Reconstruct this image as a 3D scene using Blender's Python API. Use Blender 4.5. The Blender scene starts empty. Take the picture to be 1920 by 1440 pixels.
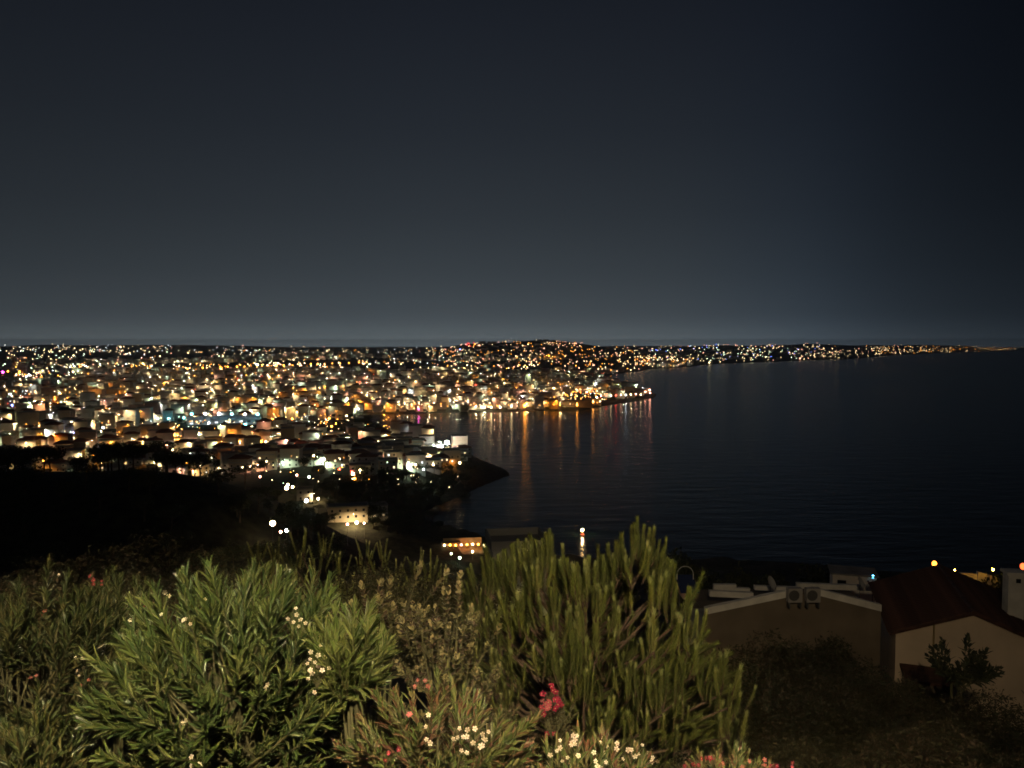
import bpy, bmesh, math, random
import numpy as np
from mathutils import Vector, Matrix, Euler

random.seed(11)
rng = np.random.default_rng(11)
S = bpy.context.scene
C = S.collection
R = math.radians

# ------------------------------------------------------------------ camera
H = 100.0            # eye height above the sea, metres
F = 1445.0           # focal length in photo pixels (photo 1920 wide)
PIT = math.atan(75 / F)
cd = bpy.data.cameras.new("camera")
cd.sensor_width = 36.0
cd.lens = 36.0 * F / 1920.0
cd.clip_start = 0.05
cd.clip_end = 90000.0
cam = bpy.data.objects.new("camera", cd)
cam.location = (0, 0, H)
cam.rotation_euler = (math.pi / 2 - PIT, 0, 0)
C.objects.link(cam)
S.camera = cam

# ------------------------------------------------------------------ world: night sky with the town's light dome
w = bpy.data.worlds.new("World")
S.world = w
w.use_nodes = True
nt = w.node_tree
nt.nodes.clear()
N = nt.nodes.new
L = nt.links.new
tc = N('ShaderNodeTexCoord')
sep = N('ShaderNodeSeparateXYZ'); L(tc.outputs['Generated'], sep.inputs[0])
rmp = N('ShaderNodeValToRGB'); L(sep.outputs['Z'], rmp.inputs[0])
cr = rmp.color_ramp
cr.interpolation = 'B_SPLINE'
stops = [(0.0, (.36, .435, .47)), (.012, (.098, .120, .134)), (.04, (.060, .0745, .086)), (.09, (.0405, .0505, .0600)), (.16, (.0275, .0345, .0425)),
         (.26, (.0175, .0222, .0295)), (.40, (.0098, .0124, .0185)), (1.0, (.0045, .006, .010))]
cr.elements[0].position = stops[0][0]; cr.elements[0].color = (*stops[0][1], 1)
cr.elements[1].position = 1.0; cr.elements[1].color = (*stops[-1][1], 1)
for p, c in stops[1:-1]:
    e = cr.elements.new(p); e.color = (*c, 1)
# brighter over the town, darker over open sea (east)
az = N('ShaderNodeMapRange'); az.inputs['From Min'].default_value = -1; az.inputs['From Max'].default_value = 1
L(sep.outputs['X'], az.inputs['Value'])
ar = N('ShaderNodeValToRGB'); L(az.outputs[0], ar.inputs[0])
ae = ar.color_ramp
ae.interpolation = 'B_SPLINE'
pts = [(-1, .55), (-.52, .74), (-.2, .96), (-.05, 1.0), (.2, .88), (.34, .66), (.44, .36), (.56, .20), (1, .15)]
ae.elements[0].position = 0; ae.elements[0].color = (pts[0][1],) * 3 + (1,)
ae.elements[1].position = 1; ae.elements[1].color = (pts[-1][1] * .8, pts[-1][1], pts[-1][1] * 1.4, 1)
for x, v in pts[1:-1]:
    e = ae.elements.new((x + 1) / 2); e.color = (v if x < .3 else v * .9, v, v if x < .3 else v * 1.15, 1)
mul = N('ShaderNodeVectorMath'); mul.operation = 'MULTIPLY'
L(rmp.outputs[0], mul.inputs[0]); L(ar.outputs[0], mul.inputs[1])
bg = N('ShaderNodeBackground'); bg.inputs['Strength'].default_value = 1.0
L(mul.outputs[0], bg.inputs['Color'])
wo = N('ShaderNodeOutputWorld'); L(bg.outputs[0], wo.inputs['Surface'])

S.view_settings.view_transform = 'Standard'
S.view_settings.look = 'None'
S.view_settings.exposure = 0.0
S.view_settings.gamma = 1.0
S.render.engine = 'CYCLES'
S.cycles.use_denoising = True
S.cycles.max_bounces = 5
S.cycles.diffuse_bounces = 2
S.cycles.glossy_bounces = 3
S.cycles.transmission_bounces = 3
S.cycles.transparent_max_bounces = 6
S.cycles.volume_bounces = 0
S.cycles.filter_width = 1.7
S.cycles.sample_clamp_indirect = 3.0
S.cycles.caustics_reflective = False
S.cycles.caustics_refractive = False

# ------------------------------------------------------------------ helpers
UP = np.array([0, math.sin(PIT), math.cos(PIT)])
FW = np.array([0, math.cos(PIT), -math.sin(PIT)])


def ray(u, v):
    return FW + (u - 960) / F * np.array([1, 0, 0]) + (720 - v) / F * UP


def at(u, v, Y):
    """world point seen at photo pixel (u, v), Y metres in front of the viewpoint"""
    d = ray(u, v)
    return Vector(np.array([0, 0, H]) + d * (Y / d[1]))


def px(p):
    d = np.array([p[0], p[1], p[2] - H])
    f = d @ FW
    return 960 + d[0] / f * F, 720 - (d @ UP) / f * F


def material(name, col, rough=.7, metal=0.0, noise=0.0, scale=3.0, bump=0.0, bscale=20.0, spec=.4, tint=None, coords='Object'):
    m = bpy.data.materials.new(name); m.use_nodes = True
    t = m.node_tree; b = t.nodes['Principled BSDF']
    b.inputs['Base Color'].default_value = (*col, 1)
    b.inputs['Roughness'].default_value = rough
    b.inputs['Metallic'].default_value = metal
    b.inputs['Specular IOR Level'].default_value = spec
    tcn = t.nodes.new('ShaderNodeTexCoord')
    if noise:
        n = t.nodes.new('ShaderNodeTexNoise'); n.inputs['Scale'].default_value = scale; n.inputs['Detail'].default_value = 5
        t.links.new(tcn.outputs[coords], n.inputs['Vector'])
        r = t.nodes.new('ShaderNodeValToRGB')
        lo = tint or tuple(c * (1 - noise) for c in col)
        hi = tuple(min(1, c * (1 + noise * .6)) for c in col)
        r.color_ramp.elements[0].position = .35; r.color_ramp.elements[0].color = (*lo, 1)
        r.color_ramp.elements[1].position = .68; r.color_ramp.elements[1].color = (*hi, 1)
        t.links.new(n.outputs['Fac'], r.inputs[0]); t.links.new(r.outputs[0], b.inputs['Base Color'])
    if bump:
        n2 = t.nodes.new('ShaderNodeTexNoise'); n2.inputs['Scale'].default_value = bscale; n2.inputs['Detail'].default_value = 6
        t.links.new(tcn.outputs[coords], n2.inputs['Vector'])
        bp = t.nodes.new('ShaderNodeBump'); bp.inputs['Strength'].default_value = bump; bp.inputs['Distance'].default_value = .05
        t.links.new(n2.outputs['Fac'], bp.inputs['Height']); t.links.new(bp.outputs[0], b.inputs['Normal'])
    return m


def leaf_material(name, col, rough=.42, trans=.18, vary=.45):
    m = bpy.data.materials.new(name); m.use_nodes = True
    t = m.node_tree; b = t.nodes['Principled BSDF']; out = t.nodes['Material Output']
    tcn = t.nodes.new('ShaderNodeNewGeometry')
    n = t.nodes.new('ShaderNodeTexNoise'); n.inputs['Scale'].default_value = 6; n.inputs['Detail'].default_value = 4
    t.links.new(tcn.outputs['Position'], n.inputs['Vector'])
    oi = t.nodes.new('ShaderNodeObjectInfo')
    ad = t.nodes.new('ShaderNodeMath'); ad.operation = 'MULTIPLY_ADD'; ad.inputs[1].default_value = .35; 
    t.links.new(oi.outputs['Random'], ad.inputs[0]); t.links.new(n.outputs['Fac'], ad.inputs[2])
    r = t.nodes.new('ShaderNodeValToRGB')
    r.color_ramp.elements[0].position = .38; r.color_ramp.elements[0].color = (*(c * (1 - vary) for c in col), 1)
    r.color_ramp.elements[1].position = .95; r.color_ramp.elements[1].color = (min(1, col[0] * (1 + vary * 1.1)), min(1, col[1] * (1 + vary * .7)), min(1, col[2] * (1 + vary * .5)), 1)
    t.links.new(ad.outputs[0], r.inputs[0])
    t.links.new(r.outputs[0], b.inputs['Base Color'])
    b.inputs['Roughness'].default_value = rough
    b.inputs['Specular IOR Level'].default_value = .35
    tr = t.nodes.new('ShaderNodeBsdfTranslucent'); t.links.new(r.outputs[0], tr.inputs['Color'])
    mx = t.nodes.new('ShaderNodeMixShader'); mx.inputs[0].default_value = trans
    t.links.new(b.outputs[0], mx.inputs[1]); t.links.new(tr.outputs[0], mx.inputs[2]); t.links.new(mx.outputs[0], out.inputs['Surface'])
    return m


def emitter(name, col, strength):
    m = bpy.data.materials.new(name); m.use_nodes = True
    t = m.node_tree; t.nodes.clear()
    e = t.nodes.new('ShaderNodeEmission'); e.inputs[0].default_value = (*col, 1); e.inputs[1].default_value = strength
    o = t.nodes.new('ShaderNodeOutputMaterial'); t.links.new(e.outputs[0], o.inputs['Surface'])
    return m


def mesh(name, verts, faces, mats, idx=None, smooth=False):
    me = bpy.data.meshes.new(name)
    if isinstance(verts, np.ndarray): verts = verts.tolist()
    if isinstance(faces, np.ndarray): faces = faces.tolist()
    me.from_pydata(verts, [], faces)
    for m in (mats if isinstance(mats, (list, tuple)) else [mats]): me.materials.append(m)
    if idx is not None: me.polygons.foreach_set('material_index', np.asarray(idx, dtype=np.int32))
    if smooth: me.polygons.foreach_set('use_smooth', np.ones(len(me.polygons), dtype=bool))
    me.update()
    return me


def put(name, me, parent=None, loc=None, rot=None, scale=None, M=None):
    o = bpy.data.objects.new(name, me); C.objects.link(o)
    if parent is not None: o.parent = parent
    if M is not None: o.matrix_local = M
    if loc is not None: o.location = loc
    if rot is not None: o.rotation_euler = rot
    if scale is not None: o.scale = scale
    return o


def tag(o, label, cat, group=None):
    o['label'] = label; o['category'] = cat
    if group: o['group'] = group
    return o


def thing(name, label, cat, loc=(0, 0, 0), rz=0, group=None):
    o = bpy.data.objects.new(name, None); C.objects.link(o)
    o.empty_display_size = .2
    o.location = loc; o.rotation_euler = (0, 0, rz)
    return tag(o, label, cat, group)


class MB:
    def __init__(s): s.v = []; s.f = []; s.i = []
    def add(s, v, f, mi=0):
        n = len(s.v); s.v += [tuple(q) for q in v]; s.f += [tuple(n + k for k in q) for q in f]; s.i += [mi] * len(f)
    def box(s, x0, x1, y0, y1, z0, z1, mi=0, M=None):
        v = [(x0, y0, z0), (x1, y0, z0), (x1, y1, z0), (x0, y1, z0), (x0, y0, z1), (x1, y0, z1), (x1, y1, z1), (x0, y1, z1)]
        if M is not None: v = [M @ Vector(q) for q in v]
        s.add(v, [(0, 3, 2, 1), (4, 5, 6, 7), (0, 1, 5, 4), (1, 2, 6, 5), (2, 3, 7, 6), (3, 0, 4, 7)], mi)
    def tube(s, pts, rad, n=6, mi=0, cap=True):
        pts = [Vector(p) for p in pts]; rings = []
        for k, p in enumerate(pts):
            d = (pts[min(k + 1, len(pts) - 1)] - pts[max(k - 1, 0)]).normalized()
            a = d.orthogonal().normalized() if abs(d.z) > .98 else d.cross(Vector((0, 0, 1))).normalized()
            b = d.cross(a); r = rad[k] if isinstance(rad, (list, tuple)) else rad
            rings.append([p + (a * math.cos(2 * math.pi * j / n) + b * math.sin(2 * math.pi * j / n)) * r for j in range(n)])
        v = [q for r_ in rings for q in r_]; f = []
        for k in range(len(pts) - 1):
            for j in range(n):
                f.append((k * n + j, k * n + (j + 1) % n, (k + 1) * n + (j + 1) % n, (k + 1) * n + j))
        if cap: f.append(tuple(range(n - 1, -1, -1))); f.append(tuple(range((len(pts) - 1) * n, len(pts) * n)))
        s.add(v, f, mi)
    def lathe(s, prof, n=12, mi=0, M=None):
        v = []; f = []
        for r, z in prof:
            for j in range(n): v.append(Vector((r * math.cos(2 * math.pi * j / n), r * math.sin(2 * math.pi * j / n), z)))
        if M is not None: v = [M @ q for q in v]
        for k in range(len(prof) - 1):
            for j in range(n): f.append((k * n + j, k * n + (j + 1) % n, (k + 1) * n + (j + 1) % n, (k + 1) * n + j))
        s.add(v, f, mi)
    def mesh(s, name, mats, smooth=False): return mesh(name, s.v, s.f, mats, s.i, smooth)


ORD = ['first', 'second', 'third', 'fourth', 'fifth', 'sixth', 'seventh', 'eighth', 'ninth', 'tenth', 'eleventh', 'twelfth', 'thirteenth',
       'fourteenth', 'fifteenth', 'sixteenth', 'seventeenth', 'eighteenth', 'nineteenth']
TENS = ['', '', 'twenty', 'thirty', 'forty', 'fifty', 'sixty', 'seventy', 'eighty', 'ninety']


def ordinal(k):
    """0 -> first"""
    n = k + 1
    if n < 20: return ORD[n - 1]
    t, r = divmod(n, 10)
    if r == 0: return TENS[t][:-1] + 'ieth'
    return TENS[t] + '-' + ORD[r - 1]


def rows(items, per, fmt):
    """items: (u, v, obj, words). Row 1 is lowest in the picture; each label names row and place from the left."""
    items = sorted(items, key=lambda q: -q[1])
    for k in range(0, len(items), per):
        for j, q in enumerate(sorted(items[k:k + per], key=lambda q: q[0])):
            q[2]['label'] = fmt.format(words=q[3], nth=ordinal(j), row=ordinal(k // per))


# ------------------------------------------------------------------ terrain
coast_px = [(2300, 1115), (1900, 1100), (1560, 1085), (1300, 1062), (1100, 1055), (985, 1040), (940, 1022), (880, 1000), (825, 985), (795, 972),
            (800, 955), (850, 935), (900, 912), (958, 889), (945, 880), (915, 868), (880, 855), (852, 848), (815, 838), (775, 826), (748, 818), (728, 806),
            (705, 795), (690, 786), (672, 780), (695, 776), (760, 776), (850, 774), (930, 772), (1000, 771), (1050, 771.5), (1085, 771), (1115, 765), (1150, 759),
            (1190, 753), (1226, 746), (1231, 739), (1205, 733), (1170, 727), (1150, 718), (1135, 706), (1160, 700), (1200, 697), (1217, 692.5),
            (1300, 687), (1340, 683), (1400, 680), (1500, 676.5), (1600, 673), (1640, 669), (1700, 664.5), (1800, 660.5), (1880, 657.6), (1925, 656)]


def sea_pt(u, v):
    d = ray(u, v); return (d * (H / -d[2]))[:2]


coast = [sea_pt(*p) for p in coast_px]
poly = np.array([(620, -4000), (520, -200), (430, 120)] + [tuple(c) for c in coast] + [(12500, 15500), (14000, 40000), (-45000, 40000), (-45000, -4000)])


def seg_dist(x, y):
    """signed distance to the shore, positive on land"""
    x = np.asarray(x, float).ravel(); y = np.asarray(y, float).ravel()
    best = np.full(x.shape, 1e12); inside = np.zeros(x.shape, bool)
    n = len(poly)
    for k in range(n):
        ax, ay = poly[k]; bx, by = poly[(k + 1) % n]
        dx, dy = bx - ax, by - ay
        t = np.clip(((x - ax) * dx + (y - ay) * dy) / (dx * dx + dy * dy), 0, 1)
        best = np.minimum(best, (x - ax - t * dx) ** 2 + (y - ay - t * dy) ** 2)
        c = ((ay > y) != (by > y))
        with np.errstate(divide='ignore', invalid='ignore'):
            xi = (bx - ax) * (y - ay) / (by - ay) + ax
        inside ^= c & (x < xi)
    return np.where(inside, 1, -1) * np.sqrt(best)


def sstep(a, b, x):
    t = np.clip((x - a) / (b - a), 0, 1); return t * t * (3 - 2 * t)


def vnoise(x, y, sc, seed=0):
    x = x / sc; y = y / sc
    xi = np.floor(x); yi = np.floor(y); fx = x - xi; fy = y - yi
    def h(a, b):
        s_ = np.sin(a * 127.1 + b * 311.7 + seed * 74.7) * 43758.5453
        return s_ - np.floor(s_)
    fx = fx * fx * (3 - 2 * fx); fy = fy * fy * (3 - 2 * fy)
    return (h(xi, yi) * (1 - fx) + h(xi + 1, yi) * fx) * (1 - fy) + (h(xi, yi + 1) * (1 - fx) + h(xi + 1, yi + 1) * fx) * fy - .5


PY = [-5000, 1.5, 1.9, 3, 5, 10, 20, 38, 60, 100, 160, 250, 300, 350, 450, 520]
PZ = [97.9, 97.9, 96.8, 96.2, 95.4, 92.0, 87.6, 82.4, 75, 63, 45, 21, 10.5, 3, 1, -20]


def ground(x, y):
    x = np.asarray(x, float); y = np.asarray(y, float)
    sh = x.shape
    x = x.ravel(); y = y.ravel()
    s = seg_dist(x, y)
    r = np.hypot(x, y)
    # the hillside the viewpoint stands on, falling to the sea
    hill = np.interp(y, PY, PZ) + np.where(y > 4, np.clip((y - 4) / 30, 0, 1) * (vnoise(x, y, 9) * 2 + vnoise(x, y, 31, 3) * 5), 0)
    # wooded spur on the left
    ridge = np.interp(x, [-500, -160, -115, -85, -65, -52, -30, 0], [66, 62, 62.5, 57.5, 47, 38, 24, 8]) * np.exp(-((y - 225) / 80) ** 2) + vnoise(x, y, 25, 5) * 4
    town = 1.2 + np.minimum(np.maximum(s, 0) * .045, 9) + .0092 * np.clip(s - 200, 0, 5200) + vnoise(x, y, 160, 2) * 6 * sstep(50, 300, s)
    # cape in front of the bay
    cx, cy = -105, 470
    town = town + 17 * np.exp(-(((x - cx) / 95) ** 2 + ((y - cy) / 120) ** 2)) * sstep(0, 50, s)
    town = town + 7 * np.exp(-(((x - (-45)) / 40) ** 2 + ((y - 640) / 60) ** 2)) * sstep(0, 18, s)
    # hills behind the town (centre, radius, height above the plain)
    for hx, hy, sx, sy, a in [(60, 4600, 420, 500, 68), (-290, 4300, 200, 400, 40), (420, 4900, 500, 600, 50), (-3300, 5600, 1000, 900, 22), (-2300, 5800, 500, 800, 25),
                              (-850, 3600, 300, 400, 30), (1750, 6200, 900, 800, 62), (2900, 7600, 1100, 900, 75), (6300, 11800, 2200, 1500, 60), (250, 3300, 300, 250, 25),
                              (-2900, 6500, 700, 700, 28), (-4200, 6800, 900, 700, 22), (-1700, 6200, 450, 500, 18), (-700, 6600, 800, 600, 12), (3600, 9500, 1200, 800, 50)]:
        town = town + a * np.exp(-(((x - hx) / sx) ** 2 + ((y - hy) / sy) ** 2)) * sstep(30, 500, s)
    town = town + vnoise(x, y, 420, 8) * 22 * sstep(1500, 4000, r) * sstep(100, 500, s)
    town = np.where(s > 0, town * (1 - .93 * sstep(5600, 8500, s)), town)
    land = np.maximum(np.maximum(np.minimum(hill, 2.0 + .55 * np.maximum(s, 0) + 0 * r), ridge), np.where(r > 330, town, np.minimum(town, 8)))
    land = np.where(y < 60, hill, land)
    land = np.minimum(land, np.where(y < 300, 1e9, .3 + .8 * np.maximum(s, 0)))
    z = np.where(s > 0, land, np.maximum(-6, s * .3))
    return z.reshape(sh)


ang = np.concatenate([np.radians(np.linspace(-180, -46, 34, endpoint=False)), np.radians(np.linspace(-46, 46, 470)), np.radians(np.linspace(46, 180, 35)[1:])])
rad = np.concatenate([np.linspace(.6, 6, 10, endpoint=False), np.geomspace(6, 22000, 345)])
AA, RR = np.meshgrid(ang, rad, indexing='ij')
GX = RR * np.sin(AA); GY = RR * np.cos(AA)
GZ = ground(GX, GY)
na, nr = AA.shape


def hgt(x, y):
    """height of the built ground sheet"""
    x = np.asarray(x, float); y = np.asarray(y, float)
    fa = np.interp(np.arctan2(x, y), ang, np.arange(na)); fr = np.interp(np.hypot(x, y), rad, np.arange(nr))
    ia = np.minimum(fa.astype(int), na - 2); ir = np.minimum(fr.astype(int), nr - 2)
    ta = fa - ia; tr = fr - ir
    return (GZ[ia, ir] * (1 - ta) + GZ[ia + 1, ir] * ta) * (1 - tr) + (GZ[ia, ir + 1] * (1 - ta) + GZ[ia + 1, ir + 1] * ta) * tr


TS = np.geomspace(4, 24000, 900)


def cast(u, v):
    """photo pixels -> points on the ground or sea; land flag"""
    u = np.atleast_1d(np.asarray(u, float)); v = np.atleast_1d(np.asarray(v, float))
    d = FW[None] + ((u - 960) / F)[:, None] * np.array([1, 0, 0])[None] + ((720 - v) / F)[:, None] * UP[None]
    pos = np.zeros((len(u), 3)); hit = np.zeros(len(u), bool); land = np.zeros(len(u), bool)
    prev = np.full(len(u), 4.0)
    for t in TS:
        act = ~hit
        if not act.any(): break
        p = d[act] * t; z = H + p[:, 2]
        h = hgt(p[:, 0], p[:, 1]); hh = np.maximum(h, 0)
        g = z < hh
        k = np.where(act)[0][g]
        tm = (t + prev[k]) / 2
        q = d[k] * tm[:, None]
        pos[k, :2] = q[:, :2]; pos[k, 2] = np.maximum(0, hgt(q[:, 0], q[:, 1]))
        hit[k] = True; land[k] = hgt(q[:, 0], q[:, 1]) > .5
        prev[~hit] = t
    return pos, hit & land


m_ground = material('hillside_scrub', (.035, .034, .018), .95, noise=.6, scale=.35, bump=.6, bscale=4)
vi = np.arange(na * nr).reshape(na, nr)
faces = np.stack([vi[:-1, :-1], vi[:-1, 1:], vi[1:, 1:], vi[1:, :-1]], -1).reshape(-1, 4)
fz = np.max([GZ[:-1, :-1], GZ[:-1, 1:], GZ[1:, 1:], GZ[1:, :-1]], 0).reshape(-1)
faces = faces[fz > -5.5][:, ::-1]
terr = put('terrain', mesh('terrain', np.stack([GX, GY, GZ], -1).reshape(-1, 3), faces, m_ground, smooth=True))
terr['kind'] = 'structure'

# sea
m_sea = bpy.data.materials.new('sea_water'); m_sea.use_nodes = True
t = m_sea.node_tree; b = t.nodes['Principled BSDF']
b.inputs['Base Color'].default_value = (.004, .015, .010, 1)
b.inputs['Roughness'].default_value = .19
b.inputs['IOR'].default_value = 1.23
g = t.nodes.new('ShaderNodeNewGeometry')
mp = t.nodes.new('ShaderNodeMapping'); mp.inputs['Rotation'].default_value = (0, 0, R(-14)); mp.inputs['Scale'].default_value = (.03, .085, .05)
t.links.new(g.outputs['Position'], mp.inputs[0])
n1 = t.nodes.new('ShaderNodeTexNoise'); n1.inputs['Scale'].default_value = 1.0; n1.inputs['Detail'].default_value = 5; n1.inputs['Roughness'].default_value = .6
t.links.new(mp.outputs[0], n1.inputs['Vector'])
bp = t.nodes.new('ShaderNodeBump'); bp.inputs['Strength'].default_value = .5; bp.inputs['Distance'].default_value = 1.6
t.links.new(n1.outputs['Fac'], bp.inputs['Height']); t.links.new(bp.outputs[0], b.inputs['Normal'])
sv = [(28000 * math.sin(2 * math.pi * k / 96), 28000 * math.cos(2 * math.pi * k / 96), 0) for k in range(96)]
sea = put('sea', mesh('sea', sv, [tuple(range(95, -1, -1))], m_sea)); sea['kind'] = 'structure'

# ------------------------------------------------------------------ light materials
LIGHT = {'W': (1, .72, .36), 'O': (1, .34, .035), 'C': (.82, .93, 1), 'G': (.74, 1, .66), 'R': (1, .05, .03), 'M': (1, .06, .75), 'B': (.12, .22, 1),
         'Y': (.16, .85, 1), 'P': (1, .42, .27)}
LNAME = {'W': 'warm white', 'O': 'orange', 'C': 'cold white', 'G': 'greenish white', 'R': 'red', 'M': 'magenta', 'B': 'blue', 'Y': 'cyan', 'P': 'pinkish'}
LM = {k: emitter('lamp_' + LNAME[k].replace(' ', '_'), c, 30.0) for k, c in LIGHT.items()}
LF = {k: emitter('far_lamp_' + LNAME[k].replace(' ', '_'), c, 19.0) for k, c in LIGHT.items()}
m_pole = material('pole_metal', (.12, .12, .12), .5, .6)


def ico(sub=1):
    bm = bmesh.new(); bmesh.ops.create_icosphere(bm, subdivisions=sub, radius=1)
    v = np.array([q.co[:] for q in bm.verts]); f = np.array([[k.index for k in q.verts] for q in bm.faces]); bm.free(); return v, f


IV, IF = ico(2)
OV = np.array([(1, 0, 0), (-1, 0, 0), (0, 1, 0), (0, -1, 0), (0, 0, 1), (0, 0, -1)], float)
OF = np.array([(0, 2, 4), (2, 1, 4), (1, 3, 4), (3, 0, 4), (2, 0, 5), (1, 2, 5), (3, 1, 5), (0, 3, 5)])
GLOBE = {k: mesh('lamp_globe', IV, IF, LM[k]) for k in LM}
LX_ = {k: emitter('coast_lamp_' + LNAME[k].replace(' ', '_'), c, 8.0) for k, c in LIGHT.items()}
GLOBEX = {k: mesh('lamp_globe', IV, IF, LX_[k]) for k in LM}
GLOBEF = {k: mesh('lamp_globe', IV, IF, LF[k]) for k in LM}
pb = MB(); pb.tube([(0, 0, 0), (0, 0, .9), (0, 0, 1)], [.02, .012, .012], 6); POLE = pb.mesh('lamp_pole', m_pole)

# ------------------------------------------------------------------ trees (shared crown meshes)
m_bark = material('bark', (.10, .07, .045), .9, noise=.5, scale=6, bump=.6, bscale=25)
m_leafdark = leaf_material('evergreen_leaf', (.035, .050, .020), .6, .1)
m_leafoliv = leaf_material('olive_leaf', (.060, .068, .032), .6, .12)
m_leafbrown = leaf_material('dry_leaf', (.085, .058, .030), .7, .12)


def crown_mesh(name, mats, lobes, n, size, aspect=.5, seed=0):
    """leaf quads spread through several lobes (centre xyz, radii xyz)"""
    g_ = np.random.default_rng(seed)
    P = []; 
    wts = np.array([l[3] * l[4] * l[5] for l in lobes]) ** .67; wts = wts / wts.sum()
    for l, k in zip(lobes, (wts * n).astype(int)):
        d = g_.normal(size=(k, 3)); d /= np.linalg.norm(d, axis=1)[:, None]
        rr = g_.random(k) ** .33
        rr = np.where(g_.random(k) < .75, .72 + .33 * g_.random(k), rr)
        rr *= 1 + .22 * np.sin(d[:, 0] * 7 + seed) * np.cos(d[:, 2] * 6 + d[:, 1] * 5)
        P.append(np.array(l[:3]) + d * rr[:, None] * np.array(l[3:6]))
    P = np.concatenate(P); k = len(P)
    a = g_.normal(size=(k, 3)); a[:, 2] = np.abs(a[:, 2]) * .8; a /= np.linalg.norm(a, axis=1)[:, None]
    b_ = np.cross(a, g_.normal(size=(k, 3))); b_ /= np.linalg.norm(b_, axis=1)[:, None]
    s_ = size * (.6 + .8 * g_.random(k))[:, None]
    V = np.stack([P - a * s_ * .5, P + b_ * s_ * aspect * .5, P + a * s_ * .5, P - b_ * s_ * aspect * .5], 1).reshape(-1, 3)
    Fc = np.arange(k * 4).reshape(k, 4)
    mi = g_.integers(0, len(mats), k)
    return mesh(name, V, Fc, mats, mi)


def trunk_mesh(name, h, r, lean=.1, limbs=4, seed=0):
    g_ = random.Random(seed); mb = MB()
    top = Vector((lean * h, lean * .5 * h, h))
    mb.tube([(0, 0, -.4), (0, 0, h * .3), top * .65 + Vector((0, 0, h * .05)), top], [r * 1.3, r, r * .75, r * .4], 6)
    for k in range(limbs):
        a = k * 2.4 + g_.random(); st = top * (.5 + .12 * k / max(1, limbs) * 3)
        e = st + Vector((math.cos(a), math.sin(a), .8)) * h * .35
        mb.tube([st, (st + e) / 2 + Vector((0, 0, -.03 * h)), e], [r * .45, r * .3, r * .12], 5)
    return mb.mesh(name, m_bark, True)


# broad evergreen / umbrella pine / cypress-like; unit height about 1 (crown from .35 to 1)
TREE = []
for s_ in range(3):
    g_ = random.Random(s_)
    lob = [(0, 0, .66, .30, .30, .26)] + [(.24 * math.cos(a), .24 * math.sin(a), .55 + .22 * g_.random(), .2, .2, .17) for a in [g_.random() * 6.3 for _ in range(6)]]
    TREE.append(('broadleaf_tree', trunk_mesh('tree_trunk', .6, .025, .04, 3, s_), crown_mesh('tree_crown', [m_leafdark, m_leafoliv], lob, 1500, .055, .6, s_)))
for s_ in range(2):
    g_ = random.Random(40 + s_)
    lob = [(.30 * math.cos(a) * (.3 + g_.random()), .30 * math.sin(a) * (.3 + g_.random()), .78 + .12 * g_.random(), .22, .22, .10) for a in [k * .9 for k in range(8)]]
    TREE.append(('umbrella_pine', trunk_mesh('tree_trunk', .78, .022, .05, 5, 9 + s_), crown_mesh('tree_crown', [m_leafdark], lob, 1500, .05, .4, 9 + s_)))
lob = [(0, 0, .25 + .085 * k, .115 - .011 * abs(k - 2.5), .115 - .011 * abs(k - 2.5), .10) for k in range(9)]
TREE.append(('cypress_tree', trunk_mesh('tree_trunk', .5, .018, 0, 0, 5), crown_mesh('tree_crown', [m_leafdark], lob, 1100, .04, .4, 77)))


def tree(kind, x, y, h, label='', group=None, z=None, wide=1.0):
    nm, tm, cm = TREE[kind]
    z = float(hgt(x, y)) if z is None else z
    o = thing(nm, label, 'tree', (x, y, z - .1), random.random() * 6.28, group)
    o.scale = (h * wide, h * wide, h)
    put('trunk', tm, o); put('crown', cm, o)
    return o


# ------------------------------------------------------------------ the town: houses
WALL = [material('wall_' + n_, c, .85, noise=.22, scale=.8, bump=.15, bscale=3, coords='Object') for n_, c in
        [('white', (.60, .58, .53)), ('cream', (.54, .46, .34)), ('grey', (.38, .37, .35)), ('ochre', (.50, .38, .22)), ('pink', (.48, .34, .27)), ('beige', (.46, .41, .33))]]
WN = ['white', 'cream', 'grey', 'ochre', 'pinkish', 'beige']
m_tile = material('terracotta_tiles', (.20, .075, .04), .8, noise=.4, scale=1.5, bump=.4, bscale=6)
m_flat = material('flat_roof_concrete', (.27, .26, .24), .9, noise=.35, scale=.6)
m_dark = material('dark_pane', (.02, .022, .025), .12, spec=.6)
m_frame = material('window_frame', (.45, .43, .40), .6)
m_litw = emitter('lit_window_warm', (1, .72, .38), 2.6)
m_litc = emitter('lit_window_cold', (.85, .95, 1), 2.2)
m_rail = material('balcony_rail', (.35, .34, .33), .6)

u_ = MB(); u_.box(-.5, .5, -.5, .5, 0, 1); WALLM = [u_.mesh('house_wall', m) for m in WALL]
u_ = MB(); u_.box(-.53, .53, -.53, .53, 0, .25); u_.box(-.53, .53, -.53, -.5, .25, 1); u_.box(-.53, .53, .5, .53, .25, 1); u_.box(-.53, -.5, -.5, .5, .25, 1); u_.box(.5, .53, -.5, .5, .25, 1)
FLATM = u_.mesh('flat_roof', m_flat)
HIPM = mesh('hip_roof', [(-.56, -.56, 0), (.56, -.56, 0), (.56, .56, 0), (-.56, .56, 0), (-.22, 0, 1), (.22, 0, 1)], [(0, 1, 5, 4), (1, 2, 5), (2, 3, 4, 5), (3, 0, 4), (3, 2, 1, 0)], m_tile)


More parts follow.
